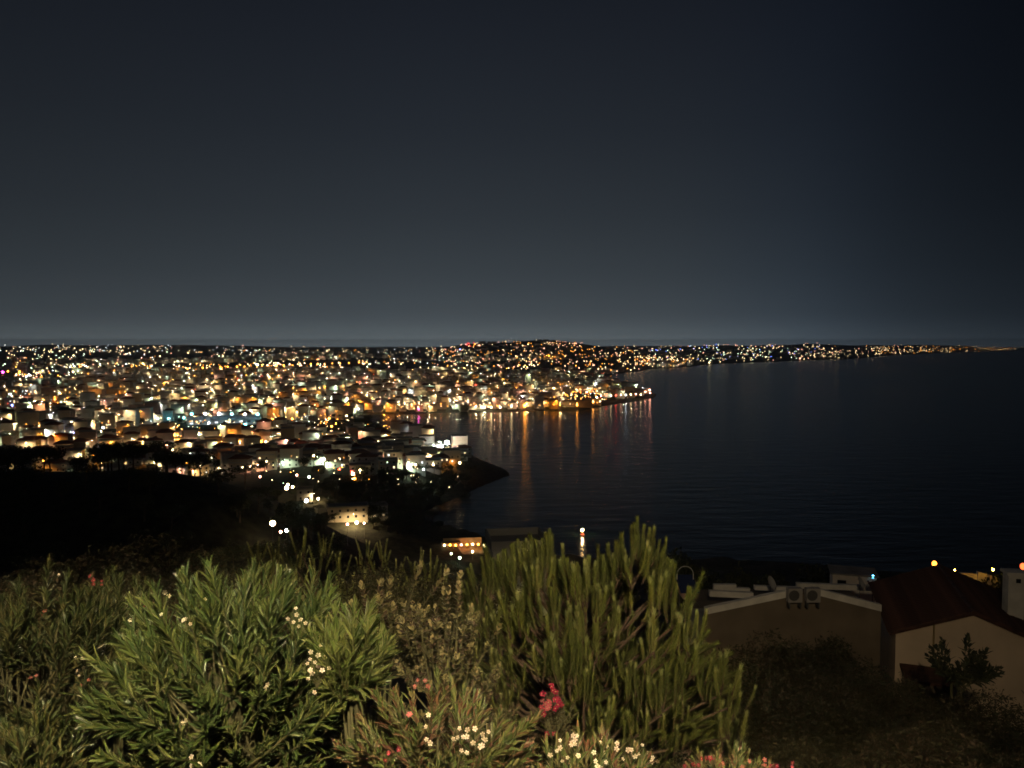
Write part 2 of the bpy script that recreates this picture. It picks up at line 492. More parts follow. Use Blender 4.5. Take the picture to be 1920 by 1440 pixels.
def win_mesh(m):
    mb = MB()
    mb.box(-.5, -.42, -.06, .02, -.5, .5, 0); mb.box(.42, .5, -.06, .02, -.5, .5, 0); mb.box(-.42, .42, -.06, .02, .42, .5, 0); mb.box(-.42, .42, -.06, .02, -.5, -.42, 0)
    mb.box(-.42, .42, -.03, .02, -.42, .42, 1)
    return mb.mesh('house_window', [m_frame, m])


WIND = {'d': win_mesh(m_dark), 'w': win_mesh(m_litw), 'c': win_mesh(m_litc)}
u_ = MB(); u_.box(-.5, .5, -1, 0, 0, .12); u_.box(-.5, .5, -1, -.95, .12, .95)
BALC = u_.mesh('house_balcony', m_rail)
house_items = []
HC = []      # footprints: x, y, half diagonal


def house(x, y, rz, wd, dp, st, wall, roof, wins=8, lit=.25, label='', group='houses of the town', name='house', cat='house', z=None, balc=False):
    h = st * 3.1
    cs = [(x + a * math.cos(rz) - b_ * math.sin(rz), y + a * math.sin(rz) + b_ * math.cos(rz)) for a in (-wd / 2, wd / 2) for b_ in (-dp / 2, dp / 2)]
    zz = hgt(np.array([c[0] for c in cs]), np.array([c[1] for c in cs]))
    zb = float(zz.min()) - .25 if z is None else z
    h += float(zz.max() - zz.min())
    # turn so that local -Y is the face seen from the viewpoint
    best = min(range(4), key=lambda k: math.cos(rz + k * math.pi / 2 - math.pi / 2) * (-x) + math.sin(rz + k * math.pi / 2 - math.pi / 2) * (-y) * 1.0 if False else
               -(math.cos(rz + k * math.pi / 2 - math.pi / 2) * (-x) + math.sin(rz + k * math.pi / 2 - math.pi / 2) * (-y)))
    if best % 2: wd, dp = dp, wd
    rz += best * math.pi / 2
    o = thing(name, label, cat, (x, y, zb), rz, group)
    put('wall', WALLM[wall], o, scale=(wd, dp, h))
    if roof == 0: put('roof', FLATM, o, loc=(0, 0, h), scale=(wd, dp, .75))
    else: put('roof', HIPM, o, loc=(0, 0, h + .003), scale=(wd, dp, min(wd, dp) * .22))
    # windows on the faces towards the viewpoint
    side = 1 if (math.cos(rz) * (-x) + math.sin(rz) * (-y)) > 0 else -1
    n = 0
    for fl in range(st):
        zc = h - (st - fl) * 3.1 + 1.65
        if balc and fl > 0: put('balcony', BALC, o, loc=(0, -dp / 2, zc - 1.2), scale=(wd * .8, 1.2, 1))
        for face in (0, 1):
            ww = wd if face == 0 else dp
            k = max(2, int(ww / 3.2))
            for j in range(k):
                if n >= wins: break
                c_ = -ww / 2 + (j + .5) * ww / k
                typ = ('w' if random.random() < .75 else 'c') if random.random() < lit else 'd'
                if wins < 5: typ = 'w'
                if wins < 5 and random.random() < .6: continue
                n += 1
                if face == 0: put('window', WIND[typ], o, loc=(c_, -dp / 2 - .012, zc), scale=(1.25, 1, 1.4))
                else: put('window', WIND[typ], o, loc=(side * (wd / 2 + .012), c_, zc), rot=(0, 0, side * math.pi / 2), scale=(1.25, 1, 1.4))
    house_items.append((*px((x, y, zb + h)), o, ''))
    HC.append((x, y, .5 * math.hypot(wd, dp), h))
    return o


def inpoly(u, v, pl):
    u = np.asarray(u); v = np.asarray(v); c = np.zeros(u.shape, bool)
    for k in range(len(pl)):
        (ax, ay), (bx, by) = pl[k], pl[(k + 1) % len(pl)]
        if ay == by: continue
        c ^= ((ay > v) != (by > v)) & (u < (bx - ax) * (v - ay) / (by - ay) + ax)
    return c


WOOD = [[(590, 925), (640, 908), (690, 900), (760, 893), (800, 888), (850, 880), (880, 866), (970, 866), (970, 900), (800, 990), (690, 985), (640, 945)],
        [(628, 792), (672, 783), (700, 790), (735, 808), (690, 806), (660, 822), (610, 828), (600, 815)],
        [(0, 700), (150, 702), (180, 712), (0, 714)], [(930, 690), (1130, 688), (1130, 698), (940, 699)],
        [(690, 960), (820, 980), (830, 1010), (700, 1005)], [(770, 925), (1010, 890), (1010, 1070), (770, 1070)], [(868, 840), (980, 840), (980, 905), (868, 905)], [(826, 838), (860, 838), (860, 858), (826, 858)], [(335, 795), (505, 795), (505, 824), (335, 824)]]

# landmark buildings first
hall_p, _ = cast([352, 488], [797, 797])
landmarks = []


def P1(u, v):
    p, l_ = cast([u], [v]); return Vector(p[0])


def place_landmark(u, v, rz, wd, dp, st, wall, roof, wins, lit, label, cat='building', name='building', balc=False, depth_off=0):
    p = P1(u, v); o = house(p.x, p.y + depth_off, rz, wd, dp, st, wall, roof, wins, lit, label, None, name, cat, balc=balc); house_items.pop(); return o


pa, pb_ = Vector(hall_p[0]), Vector(hall_p[1])
hl = (pb_ - pa).length
hz = math.atan2(pb_.y - pa.y, pb_.x - pa.x)
m_hall = material('hall_cladding', (.62, .66, .68), .5, noise=.12, scale=.2)
m_hroof = material('hall_roof', (.55, .60, .64), .45, noise=.15, scale=.1)
mid = (pa + pb_) / 2
z0 = float(hgt(mid.x, mid.y)) - 1
sh_ = thing('sports_hall', 'long low white hall bathed in cyan floodlight amid the town', 'building', (mid.x, mid.y, z0), hz)
mb = MB(); mb.box(-hl * .5, hl * .5, 0, 30, 0, 6.5)
put('wall', mb.mesh('hall_wall', m_hall), sh_)
mb = MB()
K = 12
for k in range(K):       # ribbed vault, one bay after another
    x0, x1 = -hl * .52 + hl * 1.04 * k / K, -hl * .52 + hl * 1.04 * (k + .94) / K
    prof = [(-1.2 + 32.4 * j / 6, 6.52 + 3.6 * math.sin(math.pi * j / 6)) for j in range(7)]
    v_ = [(x0, a, b_) for a, b_ in prof] + [(x1, a, b_) for a, b_ in prof] + [(x0, a, b_ + .2) for a, b_ in prof] + [(x1, a, b_ + .2) for a, b_ in prof]
    f_ = []
    for j in range(6): f_ += [(14 + j, 14 + 7 + j, 14 + 8 + j, 14 + j + 1), (j, j + 1, 7 + j + 1, 7 + j), (j, 14 + j, 15 + j, j + 1), (7 + j, 8 + j, 22 + j, 21 + j)]
    f_ += [(0, 7, 21, 14), (6, 20, 27, 13)]
    bm_ = MB(); bm_.add(v_, f_)
    put('roof_panel', bm_.mesh('hall_roof_panel', m_hroof), sh_)
for k in range(9):
    put('window', WIND['c' if k % 3 == 0 else 'd'], sh_, loc=(-hl * .45 + hl * .9 * k / 8, -.012, 4.2), scale=(hl * .05, 1, 1.6))
HC.append((mid.x, mid.y + 15, hl * .55, 8.0))
landmarks.append((mid.x, mid.y + 12, hl * .6))

for a in [(652, 976, .25, 19, 9, 2, 1, 0, 12, .05, 'long low cream building with dark window band above the near cove'),
          (708, 972, .35, 9, 8, 2, 0, 0, 4, .1, 'small white annexe right of the long cream building above the near cove'),
          (572, 936, .2, 8, 7, 2, 0, 0, 6, .1, 'tall white house standing alone at lower edge of the cape town'),
          (820, 842, -.2, 10, 8, 2, 0, 0, 5, .2, 'white house beside the dazzling floodlight at the end of the cape'),
          (400, 776, .1, 16, 12, 5, 3, 0, 10, .3, 'floodlit yellow apartment block just behind the long white hall'),
          (350, 880, .15, 30, 12, 3, 3, 0, 18, .05, 'wide ochre building with a row of windows behind the wooded ridge'),
          (1045, 672, .1, 70, 25, 4, 3, 0, 6, .2, 'large floodlit golden building on the hill behind the harbour'),
          (1082, 763, -.05, 46, 14, 3, 3, 0, 6, .1, 'golden floodlit harbour fort wall at the foot of the mole'),
          (1112, 758, -.2, 26, 12, 3, 3, 0, 6, .2, 'yellow quayside house next to the harbour fort'),
          (480, 750, .0, 9, 9, 7, 4, 0, 6, .9, 'slender tower block glowing pink above the middle of town'),
          (60, 805, .1, 22, 14, 6, 5, 0, 20, .05, 'tall beige apartment block at the left edge of the town')]:
    o = place_landmark(a[0], a[1], *a[2:10], a[10])
    landmarks.append((o.location.x, o.location.y, max(a[3], a[4]) * .62))

# the rest of the town on jittered street grids
cand = []
for d0, d1, cell, yaw in [(375, 700, 17, .2), (700, 1250, 21, .12), (1250, 2300, 29, -.1), (2300, 3800, 46, .1), (3800, 6500, 90, 0), (6500, 12500, 160, 0)]:
    n_ = int(d1 / cell) + 2
    ii, jj = np.meshgrid(np.arange(-n_, n_), np.arange(0, n_))
    x0 = (ii.ravel() + .36 * (rng.random(ii.size) - .5) + .5 * (jj.ravel() % 2)) * cell; y0 = (jj.ravel() + .36 * (rng.random(ii.size) - .5)) * cell
    x = x0 * math.cos(yaw) - y0 * math.sin(yaw); y = x0 * math.sin(yaw) + y0 * math.cos(yaw)
    r_ = np.hypot(x, y); k = (r_ > d0) & (r_ < d1) & (y > 300) & (np.abs(x / np.maximum(y, 1)) < .72)
    x, y = x[k], y[k]
    s = seg_dist(x, y); z = hgt(x, y)
    k = (s > (11 if d0 < 1250 else 18)) & (z > 1.0)
    x, y, z, s = x[k], y[k], z[k], s[k]
    u, v = px_u, px_v = 960 + x / (y * math.cos(PIT) - (z - H) * math.sin(PIT)) * F, 720 - (y * math.sin(PIT) + (z - H) * math.cos(PIT)) / (y * math.cos(PIT) - (z - H) * math.sin(PIT)) * F
    bad = np.zeros(len(x), bool)
    for pl in WOOD: bad |= inpoly(u, v, pl)
    # parks and slopes without houses
    bad |= vnoise(x, y, 130 if d0 < 2000 else 420, 21) > (.27 if d0 < 2000 else .12)
    if d0 >= 3800: bad |= (s > 1400) | (rng.random(len(x)) < .25) | ((x < -200) & (s > 1200))
    if d0 == 375: bad |= (y < 400) & (x < -90)
    for lx, ly, lr in landmarks: bad |= np.hypot(x - lx, y - ly) < lr + 7
    for q in np.where(~bad)[0]:
        far = d0 >= 700
        wd = random.uniform(9, 16) if d0 < 1250 else random.uniform(11, 24) if d0 < 3800 else random.uniform(16, 40)
        wd = min(wd, cell * .74); dp = min(random.uniform(8, 13), cell * .7) if d0 < 2300 else random.uniform(10, 18)
        st = random.choice([2, 2, 3, 3, 4]) if d0 < 700 else random.choice([2, 3, 3, 4, 4, 5, 6]) if d0 < 3800 else random.choice([2, 2, 3, 4])
        if d0 >= 700 and random.random() < .05: st += 2
        cand.append((x[q], y[q], z[q], u[q], v[q], wd, dp, st, yaw + random.choice([0, 0, .12, -.15, .3]), random.choices(range(6), [30, 24, 12, 8, 8, 18])[0],
                     1 if random.random() < (.33 if d0 < 1250 else .2) else 0, s[q]))
cx_ = np.array([c[0] for c in cand]); cy_ = np.array([c[1] for c in cand]); cz_ = np.array([c[2] + c[7] * 3.1 for c in cand])
den = cy_ * math.cos(PIT) - (cz_ - H) * math.sin(PIT)
cu = 960 + cx_ / den * F; cv = 720 - (cy_ * math.sin(PIT) + (cz_ - H) * math.cos(PIT)) / den * F
hp, hl_ = cast(cu, cv)
hd = np.hypot(hp[:, 0], hp[:, 1]); hd[hd == 0] = 1e9
vis = (hd > np.hypot(cx_, cy_) * .93) & (cu > -40) & (cu < 1960)
cand = [c for c, k in zip(cand, vis) if k]
cand.sort(key=lambda c: -(c[5] * c[7] * 3.1) / (c[0] ** 2 + c[1] ** 2))
NEAR = [c for c in cand if -20 < c[3] < 1940][:300 - len(landmarks)]
ns = set(id(c) for c in NEAR)
REST = [c for c in cand if id(c) not in ns]
STW = {2: 'two', 3: 'three', 4: 'four', 5: 'five', 6: 'six', 7: 'seven', 8: 'eight'}
for c in NEAR:
    d = math.hypot(c[0], c[1])
    o = house(c[0], c[1], c[8], c[5], c[6], c[7], c[9], c[10], 12 if d < 620 else 6 if d < 800 else 4, .16 if d < 800 else .5, balc=(d < 640 and random.random() < .5))
    q = house_items[-1]
    house_items[-1] = (q[0], q[1], q[2], '%s %s house of %s storeys' % (WN[c[9]], 'flat-roofed' if c[10] == 0 else 'tile-roofed', STW[c[7]]))
rows(house_items, 22, '{words}, {nth} from left in {row} house row')

# far houses: too many and too small to tell apart
V = []; Fc = []; mi = []
n = 0
for (x, y, z, u, v, wd, dp, st, rz, wl, rf, s) in REST:
    h = st * 3.1 + 1.5; zb = z - 1.5; ca, sa = math.cos(rz), math.sin(rz)
    base = [(x + a * wd / 2 * ca - b_ * dp / 2 * sa, y + a * wd / 2 * sa + b_ * dp / 2 * ca) for a, b_ in ((-1, -1), (1, -1), (1, 1), (-1, 1))]
    V += [(*q, zb) for q in base] + [(*q, zb + h) for q in base]
    Fc += [(n, n + 1, n + 5, n + 4), (n + 1, n + 2, n + 6, n + 5), (n + 2, n + 3, n + 7, n + 6), (n + 3, n, n + 4, n + 7)]; mi += [wl] * 4
    if rf:
        V += [(x - wd * .2 * ca, y - wd * .2 * sa, zb + h + 2), (x + wd * .2 * ca, y + wd * .2 * sa, zb + h + 2)]
        Fc += [(n + 4, n + 5, n + 9, n + 8), (n + 5, n + 6, n + 9), (n + 6, n + 7, n + 8, n + 9), (n + 7, n + 4, n + 8)]; mi += [6] * 4; n += 10
    else:
        Fc.append((n + 4, n + 5, n + 6, n + 7)); mi.append(7); n += 8
    HC.append((x, y, .5 * math.hypot(wd, dp), h))
o = put('distant_houses', mesh('distant_houses', V, Fc, WALL + [m_tile, m_flat], mi)); o['kind'] = 'stuff'
tag(o, 'dense mass of small pale houses filling the plain behind the bay', 'houses')
print('houses', len(NEAR), 'rest', len(REST))

# ------------------------------------------------------------------ lamps of the town
HCA = np.array(HC)
lamp_items = {}


def free_spot(x, y):
    """step out of any house footprint towards the viewpoint"""
    for _ in range(3):
        d = np.hypot(HCA[:, 0] - x, HCA[:, 1] - y) - HCA[:, 2]
        k = int(d.argmin())
        if d[k] > .8: break
        hx, hy, hr, _ = HCA[k]; l_ = math.hypot(hx, hy)
        x, y = hx - hx / l_ * (hr + 2.0), hy - hy / l_ * (hr + 2.0)
    return x, y


def lamp_at(x, y, col, size, hh=7.0, grp='lamps of the town', words=None, z=None, name='street_lamp', cat='street lamp'):
    z = max(.3, float(hgt(x, y))) if z is None else z
    d = math.hypot(x, y)
    r_ = size * max(.5, min(d * .00066, 6.0))
    o = thing(name, '', cat, (x, y, z - .2), 0, grp)
    put('pole', POLE, o, scale=(4, 4, hh + .2 - r_ * .9))
    put('lamp_head', (GLOBE if d < 1500 else GLOBEF if d < 2900 else GLOBEX)[col], o, loc=(0, 0, hh + .2), scale=(r_, r_, r_))
    u, v = px((x, y, z + hh))
    lamp_items.setdefault(grp, []).append((u, v, o, words or LNAME[col]))
    return o


def lamps_px(lst, grp, hh=7.0, move=True, **kw):
    a = np.array([(q[0], q[1]) for q in lst], float)
    p, l_ = cast(a[:, 0], a[:, 1])
    d = np.hypot(p[:, 0], p[:, 1]); d[d < 10] = 3000
    p, l_ = cast(a[:, 0], a[:, 1] + hh * F / d)
    for k, q in enumerate(lst):
        if not l_[k]: print('no land', q[:2]); continue
        x, y = p[k, 0], p[k, 1]
        if move: x, y = free_spot(x, y)
        lamp_at(x, y, q[2], q[3] if len(q) > 3 else 1.0, hh, grp, **kw)


KEY = [(226, 651, 'W', 1.3), (243, 662, 'W'), (138, 667, 'W', 1.2), (140, 653, 'W', .8), (112, 659, 'W', .8), (155, 655, 'W', .8), (172, 659, 'W', .8), (353, 662, 'W'), (418, 668, 'W'),
       (437, 668, 'G', 1.2), (555, 664, 'P'), (535, 664, 'P'), (320, 677, 'W', 1.2), (333, 678, 'G', 1.2), (300, 668, 'W'), (82, 692, 'W'), (99, 680, 'W'), (113, 678, 'W'),
       (5, 699, 'M', 1.9), (15, 697, 'O', 1.1), (37, 698, 'O', 1.3), (50, 707, 'C'), (55, 704, 'C'), (33, 719, 'C'), (39, 727, 'C', 1.2), (347, 702, 'Y', 1.5), (137, 698, 'W'), (100, 717, 'G'), (110, 735, 'G', 1.3),
       (165, 733, 'W'), (293, 724, 'W'), (285, 743, 'W', 1.2), (310, 743, 'W', 1.2), (348, 743, 'W', .9), (362, 744, 'O'), (10, 747, 'O', 1.6), (1, 744, 'O', 1.2), (23, 762, 'B', 1.2), (83, 757, 'G', 1.4),
       (480, 738, 'P', 1.6), (482, 749, 'P', 1.4), (549, 738, 'W'), (116, 787, 'C', 1.5), (129, 808, 'B'), (135, 811, 'B', 1.3), (169, 799, 'C', 1.3), (194, 804, 'C', 1.4), (187, 817, 'W', 1.5), (158, 822, 'W', 1.4),
       (230, 820, 'W', 1.4), (255, 836, 'O', 1.1), (277, 835, 'W', 1.3), (355, 834, 'W', 1.4), (160, 844, 'W', 1.1), (139, 832, 'O', 1.2), (139, 843, 'O', 1.2), (345, 785, 'Y', 1.3), (316, 786, 'Y', 1.3), (296, 786, 'Y', 1.2),
       (460, 798, 'Y', 1.9), (392, 794, 'C', 1.3), (425, 796, 'Y', 1.3), (512, 788, 'O', 1.4), (548, 787, 'O', 1.4), (617, 785, 'O', 1.7), (622, 800, 'O', 1.3), (630, 795, 'O', 1.1), (418, 772, 'O'), (428, 775, 'O'), (405, 774, 'O', 1.4),
       (385, 814, 'G', 1.3), (402, 818, 'W'), (440, 820, 'W'), (458, 816, 'W'), (412, 818, 'O', 1.5), (425, 838, 'O', 1.8), (435, 826, 'O', 1.4), (480, 822, 'O', 1.9), (490, 829, 'O', 1.7), (470, 850, 'O', 1.3), (510, 828, 'W', 1.3),
       (530, 824, 'W', 1.3), (300, 822, 'P', 1.5), (310, 826, 'P', 1.3), (315, 816, 'O', 1.3), (330, 812, 'O', 1.2), (315, 846, 'W', 1.5), (324, 845, 'W', 1.4), (200, 862, 'W'), (272, 845, 'G'), (382, 873, 'W', 1.4), (470, 878, 'W', 1.3), (517, 836, 'C'),
       (430, 855, 'O', 1.5), (395, 862, 'O', 1.4), (370, 868, 'O', 1.4), (450, 842, 'O', 1.5), (345, 866, 'O', 1.2), (100, 860, 'O'), (30, 850, 'W', 1.1), (75, 800, 'W', 1.1), (50, 830, 'W'), (90, 830, 'P'), (110, 848, 'W'), (215, 840, 'O'),
       (512, 985, 'W', 1.5), (527, 1000, 'P', .7), (538, 996, 'C', .9), (669, 981, 'W', 1.5), (683, 982, 'P', .9), (652, 996, 'P', .7), (575, 955, 'C', 1.1), (538, 932, 'W', 1.2), (597, 935, 'W', 1.2),
       (540, 910, 'W', 1.4), (549, 913, 'W', 1.3), (557, 892, 'P'), (488, 897, 'P'), (580, 896, 'G', 1.2), (662, 889, 'W', 1.7), (665, 898, 'O', 1.5), (660, 884, 'R'), (700, 885, 'W', 1.2), (794, 880, 'C', 1.1), (766, 869, 'W', 1.2), (778, 866, 'W', 1.3),
       (722, 857, 'W', 1.1), (747, 848, 'W', 1.2), (731, 839, 'W', 1.2), (796, 857, 'W', 1.2), (862, 867, 'W', 1.5), (688, 810, 'W', 1.3), (700, 812, 'O'), (712, 815, 'O', .9), (725, 818, 'O'), (735, 822, 'O', 1.1), (757, 822, 'O', 1.4),
       (790, 842, 'G', 1.2), (820, 836, 'G', 1.2), (658, 830, 'P'), (556, 853, 'W', 1.3), (576, 858, 'W', 1.2), (608, 864, 'W', 1.3), (592, 833, 'R', .9), (637, 880, 'R'), (530, 870, 'G'), (500, 868, 'W'), (455, 880, 'W', 1.1), (626, 850, 'W', .9),
       (672, 768, 'C', 1.4), (650, 780, 'W', 1.2), (810, 740, 'O', 1.7), (745, 738, 'O', 1.3), (770, 741, 'C'), (857, 737, 'O', 1.3), (890, 711, 'R', 1.2), (903, 711, 'R', 1.1), (892, 722, 'R'), (956, 729, 'W', 1.3), (968, 728, 'O'), (976, 729, 'W', 1.2),
       (1030, 714, 'P'), (1088, 705, 'P', 1.1), (1075, 733, 'O', 1.2), (780, 727, 'W', 1.4), (690, 740, 'W', 1.2), (720, 745, 'G'), (1020, 742, 'O', 1.2), (1000, 738, 'O'), (900, 745, 'O'), (1100, 735, 'P', 1.2), (1140, 723, 'R', 1.1),
       (1163, 723, 'R', 1.3), (952, 629, 'P', 1.2), (985, 633, 'W', .9), (1005, 635, 'W', .9), (875, 646, 'R', 1.1), (890, 644, 'O', 1.1), (897, 647, 'P', 1.1), (863, 656, 'B', 1.2), (980, 647, 'W', .9), (990, 646, 'W', .9),
       (1020, 652, 'P', .9), (1032, 666, 'O', 1.6), (1040, 669, 'O', 1.8), (1050, 670, 'O', 1.9), (1058, 668, 'O', 1.6), (1210, 696, 'W', 1.4), (1216, 699, 'W', 1.2), (1330, 680, 'W', 1.4), (1608, 672, 'W', 1.1), (1500, 672, 'P', 1.2)]
lamps_px(KEY, 'lamps of the town')
# row of orange lamps along the far road
lamps_px([(200 + 15.2 * k + random.uniform(-3, 3), 697 - .036 * 15.2 * k + random.uniform(-1, 1), 'O', random.uniform(.9, 1.35)) for k in range(33)], 'lamps of the far road')
# promenade
PR = [(690 + 11.2 * k + random.uniform(-2.5, 2.5), 772.5 - .03 * 11.2 * k, random.choice('WWPPO'), random.uniform(.8, 1.35)) for k in range(19)]
PR += [(785, 767.5, 'M', 1.0), (903, 763.5, 'W', 1.2), (909, 763.5, 'W', 1.0), (921, 763, 'W', 1.4), (938, 763, 'W', 1.4), (959, 762.5, 'W', 1.4), (984, 761, 'O', 2.6), (987, 757, 'O', 1.6), (975, 753, 'O', 1.5), (1010, 763, 'W', 1.2), (1073, 763, 'O', 1.5)]
lamps_px(PR, 'lamps along the promenade', hh=5.0, move=False)
lamps_px([(1050, 759, 'O', 1.1), (1061, 758, 'O', 1.3), (1072, 757.5, 'O', 1.2), (1084, 755, 'O', 1.3), (1096, 753, 'O', 1.3), (1107, 751, 'O', 1.2), (1119, 746, 'W', 1.5)], 'lamps around the harbour fort', hh=5.0)
lamps_px([(1127 + 9.3 * k, 742.5 - .35 * k, 'PRWRPCWPW'[k], 1.0) for k in range(9)] + [(1203, 734, 'P', 1.1), (1210, 735, 'P', 1.1), (1218, 732, 'P', 1.5), (1219, 738, 'P', 1.0)], 'lamps on the mole', hh=8.0, move=False)
for grp, fmt in [('lamps of the town', '{words} street lamp, {nth} from left in {row} lamp row from below'), ('lamps of the far road', '{words} lamp, {nth} from left along the far orange road'),
                 ('lamps along the promenade', '{words} lamp, {nth} from left on the seafront promenade'), ('lamps around the harbour fort', '{words} lamp, {nth} from left around the golden harbour fort'),
                 ('lamps on the mole', '{words} lamp, {nth} from left on the harbour mole')]:
    rows(lamp_items[grp], 24 if grp == 'lamps of the town' else 99, fmt)

# floodlight on the cape, much the brightest light of the bay
p = P1(838, 850)
fl = thing('floodlight', 'dazzling white floodlight on a mast at the end of the cape', 'floodlight', (p.x, p.y, p.z - .2))
put('mast', POLE, fl, scale=(7, 7, 8.4))
put('lamp_head', mesh('floodlight_head', IV, IF, emitter('floodlight_white', (1, .95, .85), 420)), fl, loc=(0, 0, 9), scale=(1.5, 1.5, 1.5))

# put in to brighten wall and roof: cold added hall lights
hn = Vector((math.sin(hz), -math.cos(hz), 0)); hx_ = Vector((math.cos(hz), math.sin(hz), 0))
for k in range(6):
    q = mid + hx_ * hl * (-.45 + .18 * k) + hn * 9
    lamp_at(q.x, q.y, 'YCCYCY'[k], 1.9, 13.0, 'added hall lights', name='floodlight', cat='floodlight')
rows(lamp_items['added hall lights'], 99, 'added {words} floodlight, {nth} from left, brightening the long white hall')

# beach bar lamps and pavilion
bpos = P1(868, 1030)
m_deck = material('beach_bar_deck', (.36, .27, .17), .8, noise=.3, scale=1)
bb = thing('beach_bar', 'beach bar terrace glowing orange by the near shore', 'beach bar', (bpos.x, bpos.y, bpos.z), .12)
mb = MB(); mb.box(-11, 11, -8, 5, -3, .25); put('deck', mb.mesh('deck', m_deck), bb)
mb = MB(); mb.box(-9, 9, 4.2, 4.6, .25, 4.6); put('wall', mb.mesh('bar_wall', WALL[3]), bb)
mb = MB(); mb.box(-10, -1, .9, 4.15, 3.0, 3.2); put('canopy', mb.mesh('canopy', m_deck), bb)
for k in range(6):
    mb = MB(); mb.box(-9.7 + k * 2.65, -9.5 + k * 2.65, .6, .8, .25, 3.0); put('post', mb.mesh('post', m_frame), bb)
for k in range(7):
    o = lamp_at(bpos.x - 8.5 + k * 2.6, bpos.y - 1.0 + .35 * k + random.uniform(-.6, .6), 'WOOPOWO'[k], .85, 2.2, 'lamps of the beach bar', z=bpos.z + .25, name='garden_lamp', cat='garden lamp')
lamps_px([(908, 1023, 'W', 1.1), (938, 1025, 'P', .8), (886, 1034, 'W', .9), (862, 1046, 'G', .9), (846, 1040, 'G', .6)], 'lamps of the beach bar', hh=3.5, move=False, name='garden_lamp', cat='garden lamp')
rows(lamp_items['lamps of the beach bar'], 99, '{words} lamp, {nth} from left at the beach bar')

# light buoy on the water
q = sea_pt(1092, 1003)
bu = thing('light_buoy', 'lone bright orange light over the water behind the pine', 'buoy', (q[0], q[1], 0))
mb = MB(); mb.lathe([(0, -.5), (1.1, -.4), (1.2, .3), (.9, .6), (0, .62)], 12); put('float', mb.mesh('float', material('buoy_paint', (.4, .05, .03), .5)), bu)
mb = MB(); mb.tube([(0, 0, .6), (0, 0, 2.2)], .07, 6); put('post', mb.mesh('post', m_pole), bu)
put('lamp_head', mesh('buoy_lamp', IV, IF, emitter('buoy_orange', (1, .62, .26), 160)), bu, loc=(0, 0, 2.6), scale=(.55, .55, .75))

# far lights that cannot be counted: scattered over the land by picture regions
REG = [(0, 900, 658, 698, 420, 'WWWWPCGGOW', (.5, 1.0)), (0, 640, 690, 716, 110, 'WWGCOOP', (.5, .95)), (0, 1140, 704, 764, 620, 'WWWOOGPWCR', (.3, .75)), (0, 640, 764, 850, 190, 'WWOOCGW', (.4, .9)),
       (480, 860, 800, 930, 50, 'WWGWO', (.4, .7)), (800, 1210, 645, 700, 400, 'WWPPOOW', (.55, 1.0)), (860, 900, 642, 652, 14, 'PRO', (.6, 1.0)), (940, 1012, 628, 640, 14, 'WWP', (.4, .7)),
       (985, 1130, 736, 764, 70, 'OOOW', (.5, .9)), (700, 1010, 756, 773, 60, 'WOPP', (.5, .9)), (220, 640, 686, 702, 60, 'OOW', (.5, .9)), (0, 480, 740, 770, 50, 'OOWG', (.6, 1.0)),
       (1195, 1300, 670, 690, 110, 'WWOP', (.5, .95)), (1215, 1560, 648, 681, 300, 'WWPGWB', (.45, .9)), (1500, 1700, 655, 672, 110, 'WWWP', (.4, .7)), (1640, 1920, 650, 664, 230, 'WWO', (.35, .6)),
       (1230, 1700, 638, 652, 110, 'WPO', (.35, .6)), (1200, 1900, 636, 650, 60, 'WP', (.3, .55)), (240, 340, 600, 645, 12, 'W', (.4, .6)), (90, 340, 648, 662, 40, 'WWC', (.4, .7)), (0, 900, 649, 664, 150, 'WWWPC', (.35, .7)), (930, 1100, 632, 652, 60, 'WPO', (.4, .7))]
acc = {(k, f_): [] for k in LM for f_ in (0, 1)}
for (u0, u1, v0, v1, cnt, cols, sz) in REG:
    cnt = int(cnt * (1.0 if v1 < 705 and u1 < 1250 else 2.6 if u1 < 1250 else 1.0))
    # clumped: streets and quarters rather than an even spray
    cu_ = rng.uniform(u0, u1, max(3, cnt // 7)); cv_ = rng.uniform(v0, v1, max(3, cnt // 7))
    k = rng.integers(0, len(cu_), cnt)
    u = np.where(rng.random(cnt) < .55, cu_[k] + rng.normal(0, 9, cnt), rng.uniform(u0, u1, cnt)); v = np.where(rng.random(cnt) < .55, cv_[k] + rng.normal(0, 2.0, cnt), rng.uniform(v0, v1, cnt))
    v = np.clip(v, v0, v1)
    p, l_ = cast(u, v)
    for q in range(cnt):
        if not l_[q]: continue
        x, y = p[q, 0], p[q, 1]
        d = math.hypot(x, y)
        if d < 380: continue
        if d < 2600: x, y = free_spot(x, y)
        c_ = random.choice(cols)
        r_ = random.uniform(*sz) * max(.35, min(d * .00055, 6.0))
        acc[(c_, int(d > 2900))].append((x, y, float(hgt(x, y)) + random.uniform(5, 9 if d < 2500 else 14), r_))
        if random.random() < .12: acc[(c_, int(d > 2900))].append((x + random.uniform(-12, 12), y, float(hgt(x, y)) + 7, r_ * .8))
tot = 0
for (c_, f_), l_ in acc.items():
    if not l_: continue
    a = np.array(l_); k = len(a); tot += k
    V = (OV[None] * a[:, 3][:, None, None] + a[:, :3][:, None]).reshape(-1, 3)
    Fc = (OF[None] + (np.arange(k) * 6)[:, None, None]).reshape(-1, 3)
    o = put('distant_lights', mesh('distant_lights', V, Fc, (LX_ if f_ else LF)[c_])); o['kind'] = 'stuff'
    tag(o, 'scattered %s lights of the %s' % (LNAME[c_], 'far coast and hills' if f_ else 'middle of the town'), 'lights')
print('far lights', tot)

